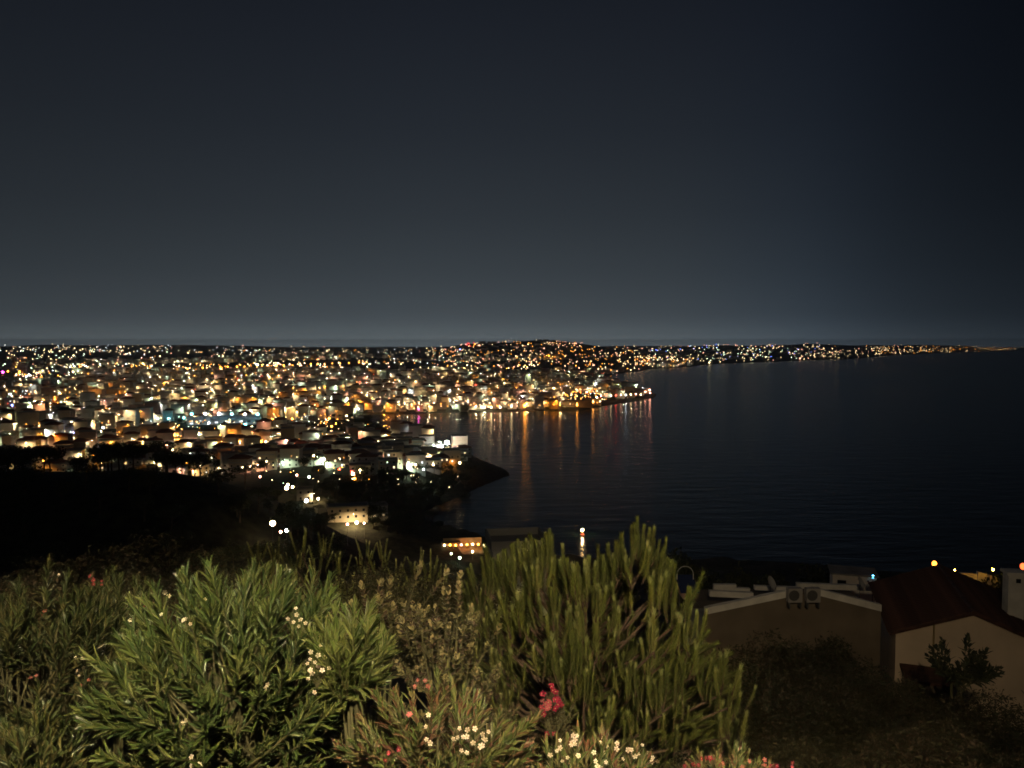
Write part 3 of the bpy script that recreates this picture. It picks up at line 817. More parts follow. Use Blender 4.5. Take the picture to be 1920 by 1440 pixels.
# unseen lights added to brighten house walls; the opaque cap hides each from above
V = []; Fc = []; mi = []
lumc = ['W', 'O', 'G', 'P', 'C']
LL = [emitter('added_light_' + LNAME[k].replace(' ', '_'), LIGHT[k], 1500.0) for k in lumc]
n = 0; cnt = 0
for (hx, hy, hr, hh_) in HC:
    d = math.hypot(hx, hy)
    if d > 4200 or random.random() > (.85 if d < 1600 else .6): continue
    best = None
    near = HCA[np.abs(HCA[:, 0] - hx) + np.abs(HCA[:, 1] - hy) < 90]
    for q in range(7):                                   # the side of the house with most room, among those facing the viewpoint
        a = math.atan2(-hy, -hx) + random.uniform(-1.15, 1.15); ds = hr + random.uniform(-.8, 1.6)
        x, y = hx + math.cos(a) * ds, hy + math.sin(a) * ds
        cl = (np.hypot(near[:, 0] - x, near[:, 1] - y) - near[:, 2] * .9).min()
        if best is None or cl > best[0]: best = (cl, x, y)
    if best[0] < -1.5: continue
    x, y = best[1], best[2]
    pu, pv_ = px((x, y, float(hgt(x, y))))
    if any(inpoly(np.array([pu]), np.array([pv_]), pl)[0] for pl in WOOD): continue
    z = float(hgt(x, y)); 
    if z < .8: continue
    z += random.uniform(4.0, 6.5) if d < 620 else hh_ * random.uniform(.65, 1.05); a = random.uniform(.22, .5) * (1 if d < 620 else .95)
    warm = vnoise(np.array([x]), np.array([y]), 170, 33)[0]
    c_ = random.choices(range(5), [50, (4 + 150 * max(0, warm)) if d > 480 else 2, 26, 8, 10])[0]
    V += [(x - a, y - a, z), (x + a, y - a, z), (x + a, y + a, z), (x - a, y + a, z)]
    Fc.append((n, n + 3, n + 2, n + 1)); mi.append(c_); n += 4
    b_ = a * 1.15
    V += [(x - b_, y - b_, z + .02), (x + b_, y - b_, z + .02), (x + b_, y + b_, z + .02), (x - b_, y + b_, z + .02), (x, y, z + .25)]
    Fc += [(n, n + 1, n + 4), (n + 1, n + 2, n + 4), (n + 2, n + 3, n + 4), (n + 3, n, n + 4)]; mi += [5] * 4; n += 5; cnt += 1
o = put('added_capped_lights', mesh('added_capped_lights', V, Fc, LL + [m_pole], mi)); o['kind'] = 'stuff'
tag(o, 'added capped lights between the town houses, unseen, brightening their walls', 'lights')
print('luminaires', cnt)

# ------------------------------------------------------------------ trees of the spur, the cape and the town
titems = []
sil = [(-30, 892), (60, 880), (130, 872), (200, 862), (250, 853), (300, 866), (345, 872), (400, 884), (450, 893), (500, 925), (540, 950), (575, 978), (610, 1005)]
for k in range(84):
    tt = random.random()
    u = -60 + 690 * tt + random.uniform(-10, 10)
    Y = random.choice([205, 218, 228, 238, 190, 172, 150]) + random.uniform(-8, 8)
    x = (u - 960) / F * Y
    if Y < 180 and u > 520: continue
    hh = random.uniform(6.5, 10)
    o = tree(random.choice([0, 1, 2, 0, 1, 3, 4]), x, Y, hh, group='trees of the wooded ridge', wide=random.uniform(1.0, 1.35))
    titems.append((*px((x, Y, o.location.z + hh)), o, ''))
rows(titems, 14, 'dark tree on black ridge, {nth} from left in {row} row from below')
titems = []
for pl, cnt, hr in [(WOOD[0], 150, (6, 9)), (WOOD[1], 26, (7, 11)), (WOOD[4], 40, (4, 7)), ([(480, 918), (560, 905), (600, 925), (640, 950), (650, 958), (600, 1010), (520, 1005)], 42, (3.5, 5.5))]:
    us = [q[0] for q in pl]; vs = [q[1] for q in pl]; k = 0; tries = 0
    while k < cnt and tries < 3000:
        tries += 1
        u, v = random.uniform(min(us), max(us)), random.uniform(min(vs), max(vs))
        if not inpoly(np.array([u]), np.array([v]), pl)[0]: continue
        p, l_ = cast([u], [v])
        if not l_[0] or p[0, 2] < 1.0: continue
        if u > 880 and random.random() < .6: continue
        hh = random.uniform(*hr) * (.5 if u > 880 else 1)
        o = tree(random.choice([0, 1, 2, 3, 4]), p[0, 0], p[0, 1], hh, group='trees of the dark cape', wide=random.uniform(1, 1.3))
        titems.append((u, v, o, '')); k += 1
rows(titems, 16, 'dark tree on unlit cape, {nth} from left in {row} row from below')
titems = []
for k in range(70):
    u, v = random.uniform(0, 700), random.uniform(770, 900)
    p, l_ = cast([u], [v])
    if not l_[0] or math.hypot(p[0, 0], p[0, 1]) < 360: continue
    x, y = free_spot(p[0, 0], p[0, 1]); hh = random.uniform(6, 10)
    o = tree(random.choice([0, 1, 2, 3, 5]), x, y, hh, group='trees between the houses')
    titems.append((*px((x, y, o.location.z + hh)), o, ''))
rows(titems, 16, 'dim tree among houses, {nth} from left in {row} row from below')

# ------------------------------------------------------------------ the terrace behind and the lamp that lights the slope
m_pave = material('terrace_paving', (.30, .28, .25), .85, noise=.3, scale=2, bump=.3)
mb = MB(); mb.box(-12, 12, -16, 1.25, 97.4, 98.3)
o = put('terrace', mb.mesh('terrace', m_pave)); o['kind'] = 'structure'
mb = MB(); mb.box(-12, 12, 1.02, 1.25, 98.302, 98.9); mb.box(-12.03, 12.03, .97, 1.3, 98.9, 98.97)
o = put('parapet_wall', mb.mesh('parapet_wall', WALL[5])); tag(o, 'low beige parapet wall at the edge of the viewing terrace', 'wall')
LX, LY, LZ = .5, -3.2, 104.2
sl = thing('terrace_lamp', 'lamp post on the terrace that lights the garden slope', 'lamp post', (LX - .9, LY, 98.3))
mb = MB(); mb.tube([(0, 0, 0), (0, 0, .5), (0, 0, 5.6), (.2, 0, 6.0), (.75, 0, 6.1)], [.09, .06, .045, .04, .035], 10); put('pole', mb.mesh('pole', m_pole, True), sl)
mb = MB(); mb.box(.55, 1.15, -.16, .16, 6.02, 6.14); put('lamp_housing', mb.mesh('lamp_housing', m_pole), sl)
mb = MB(); mb.box(.6, 1.1, -.12, .12, 6.0, 6.018); put('lamp_lens', mb.mesh('lamp_lens', emitter('terrace_lens', (1, .78, .48), 8)), sl)
ld = bpy.data.lights.new('terrace_lamp_light', 'SPOT')
ld.energy = 16000; ld.color = (1, .80, .50); ld.spot_size = R(104); ld.spot_blend = 1.0; ld.shadow_soft_size = .12
lo = bpy.data.objects.new('lamp_light', ld); C.objects.link(lo); lo.parent = sl
lo.location = (.9, .02, 5.94)
tgt = at(740, 1100, 8.0)
lo.rotation_euler = (tgt - Vector((LX, LY, LZ))).to_track_quat('-Z', 'Y').to_euler()

# ------------------------------------------------------------------ leaves
LT = np.array([(0, 0, 0), (-.5, .36, .07), (0, .38, .02), (.5, .36, .07), (-.38, .72, .06), (0, .74, .01), (.38, .72, .06), (0, 1, -.02)])
LFc = [(0, 2, 1), (0, 3, 2), (1, 2, 5, 4), (2, 3, 6, 5), (4, 5, 7), (5, 6, 7)]


def leaf_mats(stem, cols, rough=.4):
    return [leaf_material('%s_leaf' % stem, c, rough) for c in cols]


def quadcurve(a, b, c, t): return a * (1 - t) ** 2 + b * 2 * t * (1 - t) + c * t * t


m_stem = material('green_stem', (.075, .07, .03), .75, noise=.4, scale=10)


def ray_ellipsoid(u, v, c, r, k=1.0):
    d = ray(u, v); o_ = (np.array([0, 0, H]) - np.array(c)) / (np.array(r) * k); dd = d / (np.array(r) * k)
    A_ = dd @ dd; B_ = o_ @ dd; D_ = B_ * B_ - A_ * (o_ @ o_ - 1)
    if D_ < 0:                   # beside the bush: nearest point of the line
        t_ = -B_ / A_
    else: t_ = (-B_ - math.sqrt(D_)) / A_
    return Vector(np.array([0, 0, H]) + d * t_)


def blossom_mesh(name, m, m2):
    mb = MB()
    for k in range(5):
        a = 2 * math.pi * k / 5; c_, s_ = math.cos(a), math.sin(a)
        rot = lambda x, y, z: (x * c_ - y * s_, x * s_ + y * c_, z)
        mb.add([rot(.12, 0, 0), rot(.45, -.30, .16), rot(.95, -.34, .16), rot(1.08, .10, .10), rot(.9, .42, .2), rot(.45, .26, .18)], [(0, 1, 5), (1, 2, 4, 5), (2, 3, 4)], 0)
    mb.lathe([(0, -.5), (.10, -.45), (.16, .02), (.02, .12)], 6, 1)
    return mb.mesh(name, [m, m2])


m_white = leaf_material('white_petal', (.62, .52, .44), .6, .3, .15)
m_pinkp = leaf_material('pink_petal', (.36, .10, .10), .6, .3, .2)
m_red = leaf_material('crimson_petal', (.26, .02, .05), .6, .3, .25)
m_throat = material('flower_throat', (.45, .35, .12), .7)
BLOS = {'w': blossom_mesh('white_blossom', m_white, m_throat), 'p': blossom_mesh('pink_blossom', m_pinkp, m_throat), 'r': blossom_mesh('crimson_blossom', m_red, m_throat)}


def cluster(parent, p, kind, n, spread=.05, size=.015, seed=0):
    g_ = random.Random(seed); inv = parent.matrix_world.inverted() if False else None
    base = p - Vector(parent.location)
    mb = MB(); spots = []
    n = max(2, int(n * .7))
    for k in range(n):
        d = Vector((g_.gauss(0, 1), g_.gauss(-.5, .8), g_.gauss(.3, .9))).normalized() * spread * (.5 + g_.random())
        e = d; spots.append(e)
        mb.tube([(0, 0, -spread), e * .6, e - Vector((0, 0, .004))], [.0022, .0016, .0012], 4)
    fc = put('flower_cluster', mb.mesh('flower_stalks', m_stem), parent, loc=base)
    for e in spots:
        nrm = (e.normalized() * .6 + Vector((g_.uniform(-.4, .4), -1, g_.uniform(0, .8)))).normalized()
        q = nrm.to_track_quat('Z', 'Y').to_matrix().to_4x4()
        s_ = size * g_.uniform(.75, 1.15)
        put('blossom', BLOS[kind], fc, M=Matrix.Translation(e) @ q @ Matrix.Rotation(g_.random() * 6, 4, 'Z') @ Matrix.Diagonal((s_, s_, s_, 1)))
    return fc


def bush(name, label, cat, c, r, nst, leafL, leafW, step, per, tipl, mats, seed, nparts=300, spread=(.5, 1.0), mw=None, lowdir=-.35, group=None, tips=None, stemr=.007, jit=.10):
    """upright stems from one foot to an ellipsoid crown (centre c, radii r), leaves in whorls along the last tipl metres of every stem"""
    g_ = random.Random(seed); c = Vector(c); r = Vector(r)
    gz = float(hgt(c.x, c.y)); base0 = Vector((c.x, c.y + r.y * .15, min(gz, c.z - r.z * .9)))
    root = thing(name, label, cat, base0, 0, group)
    stems = MB(); leaves = []
    for k in range(nst):
        while True:
            d = Vector((g_.gauss(0, 1), g_.gauss(-.25, 1), g_.gauss(.35, .8))).normalized()
            if d.z > lowdir: break
        rr = g_.uniform(.62, 1.0 + jit) if g_.random() < .45 else g_.uniform(.9, 1.0 + jit)
        tip = c + Vector((d.x * r.x, d.y * r.y, d.z * r.z)) * rr
        foot = c + Vector((g_.uniform(-.3, .3) * r.x, g_.uniform(-.3, .3) * r.y, -r.z * g_.uniform(.5, 1.0)))
        midp = (foot + tip) / 2 + Vector((d.x * r.x, d.y * r.y, 0)) * .08 + Vector((g_.uniform(-.1, .1), g_.uniform(-.1, .1), g_.uniform(-.16, .04))) * r.z
        if k % 6 == 0: stems.tube([Vector((0, 0, 0)), (foot - base0) * .5 + Vector((g_.uniform(-.1, .1), 0, 0)), foot - base0], [stemr * 3, stemr * 2.2, stemr * 1.5], 5, cap=False)
        Ls = (tip - foot).length
        pts = [quadcurve(foot, midp, tip, q / 7) for q in range(8)]
        stems.tube([p - base0 for p in pts], [stemr * (1.3 - .12 * q) for q in range(8)], 4, cap=False)
        nw = max(3, int(tipl / step)); a0 = g_.random() * 6.28
        for q in range(nw):
            f = q / max(1, nw - 1)                                    # 0 tip .. 1 lower
            tq = 1 - f * min(.8, tipl / Ls)
            p = quadcurve(foot, midp, tip, tq); tan = (quadcurve(foot, midp, tip, min(1, tq + .02)) - quadcurve(foot, midp, tip, tq - .02)).normalized()
            s1 = tan.orthogonal().normalized(); s2 = tan.cross(s1)
            a0 += 1.05
            for j in range(per):
                a = a0 + 2 * math.pi * j / per + g_.uniform(-.25, .25)
                rd = s1 * math.cos(a) + s2 * math.sin(a)
                op = g_.uniform(spread[0], spread[1]) * (.45 + .55 * f) if f > 0 else g_.uniform(.15, .4)
                ax = (tan * math.cos(op) + rd * math.sin(op) + Vector((g_.uniform(-.15, .15), g_.uniform(-.15, .15), g_.uniform(-.12, .10)))).normalized()
                sd = ax.cross(tan if abs(ax.dot(tan)) < .95 else rd).normalized(); up = sd.cross(ax)
                if up.dot(tan) < 0: up = -up; sd = -sd
                lg = leafL * g_.uniform(.65, 1.1) * (.62 if f < .06 else 1)
                wdt = leafW * g_.uniform(.8, 1.15)
                mt = g_.choices(range(len(mats)), mw)[0] if mw else g_.randrange(len(mats))
                if tips is not None: mt = tips if f < .3 and g_.random() < .8 else g_.choice([q_ for q_ in range(len(mats)) if q_ != tips])  # light tip leaves, coloured paler still for the lamplight on them
                # outward leaves facing the viewpoint show largest
                out = ((p - c).x / r.x) ** 2 + ((p - c).z / r.z) ** 2 * .6 + max(0, -(p - c).y / r.y) * 1.6 + g_.random() * .5 - f * .5
                leaves.append((out * lg, p - base0, sd * wdt, ax * lg, up * lg, mt))
    b_ = put('branches', stems.mesh('branches', m_stem), root); b_['kind'] = 'stuff'
    leaves.sort(key=lambda q: -q[0])
    LMESH = [mesh('leaf', LT, LFc, m) for m in mats]
    for q in leaves[:nparts]:
        M_ = Matrix(((q[2].x, q[3].x, q[4].x, q[1].x), (q[2].y, q[3].y, q[4].y, q[1].y), (q[2].z, q[3].z, q[4].z, q[1].z), (0, 0, 0, 1)))
        put('leaf', LMESH[q[5]], root, M=M_)
    rest = leaves[nparts:]
    if rest:
        P_ = np.array([q[1][:] for q in rest]); A_ = np.array([q[2][:] for q in rest]); B_ = np.array([q[3][:] for q in rest]); U_ = np.array([q[4][:] for q in rest])
        V = P_[:, None] + LT[None, :, 0:1] * A_[:, None] + LT[None, :, 1:2] * B_[:, None] + LT[None, :, 2:3] * U_[:, None]
        Fc = []; mi = []
        for k in range(len(rest)):
            Fc += [tuple(8 * k + e for e in f_) for f_ in LFc]; mi += [rest[k][5]] * 6
        fo = put('foliage', mesh('foliage', V.reshape(-1, 3), Fc, mats, mi), root); fo['kind'] = 'stuff'
    return root


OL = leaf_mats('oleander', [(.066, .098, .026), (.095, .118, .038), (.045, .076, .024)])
OL_DIM = leaf_mats('dimmed_oleander', [(.042, .058, .018), (.062, .062, .023), (.032, .046, .016)])  # oleander leaves darkened to put the weaker light into their colour
LEN = leaf_mats('mastic', [(.095, .092, .042), (.20, .185, .095), (.070, .052, .034), (.045, .046, .022)], .5)
YOL = leaf_mats('young_oleander', [(.085, .105, .034), (.105, .100, .042), (.105, .060, .036), (.055, .080, .024)])


def C3(u, v, Y): return at(u, v, Y)


def flowers(root, c, r, lst, seed=0, k=1.04, size=.015):
    for i_, (u, v, kd, n, sp) in enumerate(lst):
        cluster(root, ray_ellipsoid(u, v, c, r, k), kd, n, sp, size, seed=seed + i_)


# central oleander
c, r = C3(455, 1290, 5.3), (.88, .75, .72)
b1 = bush('oleander_bush', 'large green oleander bush with white blossom in the middle foreground', 'shrub', c, r, 175, .170, .025, .040, 3, .36, OL, 3, jit=.2, lowdir=-.75)
flowers(b1, c, r, [(302, 1128, 'w', 5, .05), (308, 1163, 'w', 4, .05), (236, 1172, 'w', 3, .035), (350, 1168, 'w', 7, .05), (545, 1152, 'w', 6, .06), (570, 1172, 'w', 5, .05), (592, 1235, 'w', 9, .07), (595, 1270, 'w', 12, .07),
                   (583, 1248, 'w', 4, .04), (674, 1272, 'w', 5, .04), (710, 1280, 'w', 9, .055), (502, 1288, 'w', 2, .03), (356, 1348, 'w', 2, .03), (362, 1434, 'w', 5, .04), (385, 1132, 'w', 2, .02)], 100)
# upright leading shoots of the central bush reaching highest
c, r = C3(415, 1175, 5.6), (.34, .30, .36)
bush('oleander_bush', 'tall leafy oleander shoots rising highest behind the large white-flowered bush', 'shrub', c, r, 36, .18, .025, .045, 3, .40, OL, 13, nparts=160)
# right hand shoots of the central bush, leaf colours lightened for the lamplight
c, r = C3(655, 1235, 5.1), (.25, .28, .33)
b3 = bush('oleander_bush', 'brightly lit oleander with lightened leaves at right edge of the white-flowered bush', 'shrub', c, r, 44, .175, .025, .044, 3, .40, [OL[1], OL[0], YOL[0]], 17, nparts=260)
# left oleander, its dimness partly put into the leaf colour
c, r = C3(75, 1265, 6.4), (.85, .7, .78)
b4 = bush('oleander_bush', 'oleander bush with dimmed leaves and pale pink blossom at the left edge', 'shrub', c, r, 145, .165, .024, .040, 3, .38, OL_DIM, 5, jit=.2, lowdir=-.7)
flowers(b4, c, r, [(148, 1235, 'w', 4, .03), (152, 1258, 'w', 5, .03), (156, 1280, 'p', 4, .03), (62, 1266, 'p', 2, .02), (70, 1345, 'r', 5, .04), (85, 1150, 'p', 2, .02), (105, 1078, 'w', 3, .03)], 200)
# crimson flowered one behind
c, r = C3(205, 1165, 7.4), (.5, .4, .45)
b5 = bush('oleander_bush', 'small dark oleander with crimson blossom behind the left bushes', 'shrub', c, r, 60, .14, .02, .04, 3, .4, OL_DIM, 7, nparts=80)
flowers(b5, c, r, [(180, 1090, 'r', 9, .06), (262, 1137, 'r', 8, .05), (172, 1085, 'r', 4, .04)], 300)
# low left corner
c, r = C3(60, 1445, 5.0), (.45, .4, .36)
b6 = bush('oleander_bush', 'low oleander shoots in the bottom left corner', 'shrub', c, r, 52, .15, .027, .044, 3, .38, OL_DIM, 8, nparts=160)
# bottom centre
c, r = C3(825, 1425, 4.7), (.60, .5, .42)
b7 = bush('oleander_bush', 'yellow-green young oleander with reddish tips at the bottom centre', 'shrub', c, r, 125, .125, .023, .037, 3, .34, YOL, 9, jit=.2)
flowers(b7, c, r, [(810, 1360, 'w', 5, .05), (812, 1395, 'w', 4, .04), (872, 1368, 'w', 6, .05), (890, 1395, 'w', 10, .055), (905, 1380, 'w', 5, .04), (855, 1382, 'w', 3, .03), (785, 1285, 'p', 5, .04), (732, 1415, 'r', 5, .04), (768, 1340, 'p', 3, .02), (800, 1290, 'p', 3, .03)], 400)
# bottom right, blossom at the lower edge of the picture
c, r = C3(1105, 1490, 4.6), (.40, .4, .33)
b8 = bush('oleander_bush', 'oleander thick with white blossom along the bottom edge', 'shrub', c, r, 80, .13, .024, .04, 3, .3, YOL, 10, nparts=200)
flowers(b8, c, r, [(965, 1418, 'w', 6, .045), (985, 1425, 'w', 5, .04), (1040, 1402, 'w', 6, .04), (1062, 1408, 'w', 6, .04), (1085, 1390, 'w', 6, .04), (1120, 1388, 'w', 6, .05), (1150, 1405, 'w', 5, .04), (1185, 1412, 'w', 7, .045), (1205, 1410, 'w', 7, .045),
                   (1225, 1418, 'w', 5, .04), (1125, 1432, 'w', 9, .05), (1080, 1420, 'w', 4, .03)], 500)
c, r = C3(1370, 1492, 4.8), (.36, .36, .24)
b9 = bush('oleander_bush', 'crimson-flowered oleander along the bottom edge right of the white one', 'shrub', c, r, 80, .11, .018, .034, 3, .3, YOL, 12, nparts=120)
flowers(b9, c, r, [(1275, 1438, 'r', 4, .03), (1310, 1430, 'r', 5, .03), (1335, 1424, 'r', 6, .035), (1352, 1434, 'p', 4, .03), (1395, 1430, 'p', 4, .03), (1430, 1432, 'p', 4, .03), (1455, 1435, 'r', 5, .04), (1485, 1436, 'r', 6, .03)], 600)
# mastic shrubs
c, r = C3(700, 1190, 7.6), (.62, .5, .54)
bush('mastic_shrub', 'pale-tipped mastic shrub with small oval leaves between oleander and pine', 'shrub', c, r, 50, .092, .046, .036, 4, .26, LEN, 21, tips=1, jit=.75, spread=(.7, 1.25))
c, r = C3(835, 1260, 7.0), (.36, .35, .62)
bush('mastic_shrub', 'slender upright mastic shrub with dark small leaves beside the pine', 'shrub', c, r, 52, .078, .040, .038, 4, .28, LEN[2:] + LEN[:2], 22, tips=3, jit=.6, spread=(.8, 1.4))
c, r = C3(900, 1385, 6.4), (.5, .4, .34)
bush('mastic_shrub', 'low dark mastic shrub below the slender one at the foot of the pine', 'shrub', c, r, 60, .060, .026, .027, 4, .26, LEN[2:], 23, nparts=150, spread=(.7, 1.3))
c, r = C3(1045, 1350, 7.6), (.22, .2, .25)
bg_ = bush('bougainvillea', 'small bougainvillea with crimson flowers in front of the pine trunk', 'shrub', c, r, 26, .05, .026, .03, 3, .2, LEN[3:], 24, nparts=40)
flowers(bg_, c, r, [(1030, 1302, 'r', 9, .06), (1022, 1322, 'p', 9, .06), (1040, 1315, 'r', 9, .05), (1015, 1335, 'r', 6, .05), (1036, 1374, 'r', 4, .04)], 700, 1.5, .030)

# ------------------------------------------------------------------ the pine
m_needle = [leaf_material('pine_needle', q, .5, .12, .3) for q in [(.115, .132, .030), (.140, .150, .042), (.085, .100, .026)]]
m_needt = leaf_material('pine_needle_tip', (.22, .24, .10), .5, .12, .2)
m_pbark = material('pine_bark', (.085, .055, .036), .9, noise=.5, scale=20, bump=.8, bscale=60)


def shoot_mesh(seed, mat, n=430, bend=.0):
    g_ = random.Random(seed); mb = MB()
    cv = lambda t_: Vector((bend * (1 - t_) ** 2 * .6 - bend * .6, .02 * math.sin(3 * t_), t_))
    mb.tube([cv(q / 5) for q in range(6)], [.020, .019, .017, .015, .013, .008], 5, 1)
    for k in range(n):
        t_ = .10 + .90 * (k / n) ** .85; p = cv(t_); tan = (cv(min(1, t_ + .02)) - cv(t_ - .02)).normalized()
        s1 = tan.orthogonal().normalized(); s2 = tan.cross(s1); a = k * 2.399 + g_.uniform(-.2, .2)
        rd = s1 * math.cos(a) + s2 * math.sin(a); op = g_.uniform(.40, .80) * (1.25 - .5 * t_)
        ax = tan * math.cos(op) + rd * math.sin(op); sd = ax.cross(rd).normalized() * .0062
        lg = g_.uniform(.14, .23) * (1.0 - .3 * t_)
        e = p + ax * lg + Vector((0, 0, .012))
        mb.add([p - sd, p + sd, e + sd * .25, e - sd * .25], [(0, 1, 2, 3)], 2 if t_ > .86 else 0)
    return mb.mesh('pine_shoot', [mat, m_pbark, m_needt])


SH = [shoot_mesh(k, m_needle[k % 3], 430, [0, .18, -.18, .34, .1, .26][k]) for k in range(6)]
PYd = 10.2
pb0 = at(1120, 1420, PYd); pgz = float(hgt(pb0.x, pb0.y))
pine = thing('pine_tree', 'broad bushy pine with upright candle shoots in the right foreground', 'tree', (pb0.x, pb0.y, pgz - .1))
PO = Vector(pine.location)
ptop = at(1125, 1110, PYd + .2)
tr_pts = [PO, PO + Vector((.05, 0, 1.2)), at(1075, 1290, PYd), at(1100, 1200, PYd + .1), ptop]
mb = MB(); mb.tube([q - PO for q in tr_pts], [.10, .085, .055, .04, .015], 8); put('trunk', mb.mesh('trunk', m_pbark, True), pine)
outl = [(885, 1150), (896, 1092), (935, 1030), (985, 1012), (1035, 1002), (1100, 1030), (1150, 1015), (1190, 988), (1225, 1005), (1252, 1050), (1300, 1115), (1330, 1180), (1362, 1240), (1388, 1330), (1385, 1440), (960, 1440), (905, 1330), (880, 1240)]
pc = (1130, 1250)
g_ = random.Random(5)
nsh = 0; clus = []; extra = []
tries = 0
while len(clus) < 104 and tries < 8000:
    tries += 1
    u, v = g_.uniform(875, 1392), g_.uniform(985, 1440)
    if not inpoly(np.array([u]), np.array([v]), outl)[0]: continue
    back = g_.random() < .25
    if any(math.hypot(u - q[0], (v - q[1]) * .9) < 35 and q[2] == back for q in clus): continue
    if 975 < u < 1065 and 1265 < v < 1400: continue            # gap where the trunk and dark interior show
    if 1135 < u < 1200 and 1190 < v < 1225: continue
    clus.append((u, v, back))
for (u, v) in [(905, 1092), (930, 1042), (957, 1034), (985, 1020), (1012, 1034), (915, 1122), (958, 1082), (1000, 1078), (1062, 1048), (1092, 1052), (1130, 1042), (1036, 1003), (1190, 990), (1215, 1000), (1165, 1012), (1240, 1048), (1255, 1060)]: clus.append((u, v, False))
for (u, v, back) in clus:
    rho = min(1, math.hypot((u - pc[0]) / 265, (v - pc[1]) / 265))
    Y = PYd + (1 if back else -1) * 1.25 * math.sqrt(1 - rho * rho) + g_.uniform(-.25, .25)
    top = at(u, v, Y)
    Lh = g_.uniform(.40, .58) * (1 if v < 1250 else .82)
    base = top - Vector((0, 0, Lh))
    ctr = at(pc[0] - 10, min(1330, v + 120 + 40 * rho), PYd)
    st = at(1095, min(1400, max(1180, v + 170)), PYd)
    mb = MB()
    m1 = st.lerp(base, .55) + Vector((0, 0, -.12))
    mb.tube([st - PO, m1 - PO, base - PO + Vector((0, 0, .02))], [.028, .02, .012], 6)
    put('branch', mb.mesh('branch', m_pbark, True), pine)
    outw = (base - ctr); outw.z = 0
    if outw.length > .01: outw.normalize()
    n_ = g_.choice([4, 5, 5, 6]) if not back else 3
    for k in range(n_):
        a = 2 * math.pi * k / n_ + g_.random()
        fan = Vector((math.cos(a), math.sin(a), 0)) * g_.uniform(.25, 1.0) + outw * (.10 + .6 * max(0, rho - .5))
        dirv = (Vector((0, 0, 1)) + fan * .22).normalized()
        l_ = Lh * g_.uniform(.70, 1.08)
        if k == 0: dirv = (Vector((0, 0, 1)) + fan * .08).normalized(); l_ = Lh; fan *= .2
        q = dirv.to_track_quat('Z', 'Y').to_matrix().to_4x4()
        b0 = base + fan * .17 + Vector((0, 0, g_.uniform(-.06, .10)))
        M_ = Matrix.Translation(b0 - PO) @ q @ Matrix.Rotation(g_.random() * 6.28, 4, 'Z') @ Matrix.Diagonal((l_ * 1.15, l_ * 1.15, l_, 1))
        if nsh < 300: put('shoot', SH[g_.randrange(6)], pine, M=M_)
        else: extra.append((g_.randrange(6), M_))
        nsh += 1
# older needled twigs inside the crown
cen = at(pc[0], pc[1] + 60, PYd)
for k in range(620):
    d = Vector((g_.gauss(0, 1), g_.gauss(0, 1), g_.gauss(-.1, .8))).normalized() * g_.uniform(.35, .92)
    p = cen + Vector((d.x * 1.72, d.y * 1.2, d.z * 1.25))
    uu, vv_ = px(p)
    if 975 < uu < 1065 and 1265 < vv_ < 1400 and p.y < PYd: continue
    if not inpoly(np.array([uu]), np.array([vv_ - 30]), outl)[0]: continue
    dirv = (Vector((d.x * .9, d.y * .9, .8)) + Vector((g_.uniform(-.3, .3), g_.uniform(-.3, .3), 0))).normalized(); l_ = g_.uniform(.32, .5)
    extra.append((g_.choice([2, 5]), Matrix.Translation(p - PO) @ dirv.to_track_quat('Z', 'Y').to_matrix().to_4x4() @ Matrix.Diagonal((l_ * 1.3, l_ * 1.3, l_, 1))))
arrs = []
for me_ in SH:
    va = np.empty(len(me_.vertices) * 3); me_.vertices.foreach_get('co', va); va = va.reshape(-1, 3)
    arrs.append((va, [tuple(p_.vertices) for p_ in me_.polygons], [p_.material_index for p_ in me_.polygons]))
V = []; Fc = []; mi = []; n = 0
for k, M_ in extra:
    va, fa, ma = arrs[k]; m3 = np.array(M_)
    V.append(va @ m3[:3, :3].T + m3[:3, 3]); Fc += [tuple(n + e for e in f_) for f_ in fa]; mi += ma; n += len(va)
fo = put('inner_twigs', mesh('inner_twigs', np.concatenate(V), Fc, [m_needle[2], m_pbark, m_needle[0]], mi), pine); fo['kind'] = 'stuff'
print('pine shoots', nsh)

# ------------------------------------------------------------------ scrub on the slope
m_scr = [leaf_material('scrub_leaf', q, .65, .1, .4) for q in [(.034, .036, .014), (.048, .036, .018), (.028, .034, .013), (.050, .046, .018)]]
SHR = []
for k in range(6):
    gg = random.Random(60 + k)
    lob = [(gg.uniform(-.45, .45), gg.uniform(-.35, .35), gg.uniform(.25, .75), gg.uniform(.22, .42), gg.uniform(.22, .4), gg.uniform(.2, .36)) for _ in range(8)]
    SHR.append((crown_mesh('shrub_foliage', [m_scr[k % 4], m_scr[(k + 1) % 4]], lob, 5600, .055, .30, 60 + k), trunk_mesh('shrub_stem', .5, .02, .08, 5, 60 + k)))
sit = []


def shrub(u, v, Y, wd, h, kind=None, label=None, z=None):
    """shrub whose top shows at photo pixel (u, v)"""
    p = at(u, v, Y); gz = float(hgt(p.x, p.y)); zb = min(gz, p.z - h * .95)
    k = random.randrange(6) if kind is None else kind
    o = thing('shrub', label or '', 'shrub', (p.x, p.y, zb), random.random() * 6.28, 'scrub on the slope')
    hh = p.z - zb
    put('stem', SHR[k][1], o, scale=(hh, hh, hh * .8)); put('foliage', SHR[k][0], o, loc=(0, 0, hh - h), scale=(wd, wd, h * .96))
    if not label: sit.append((u, v, o, ''))
    return o


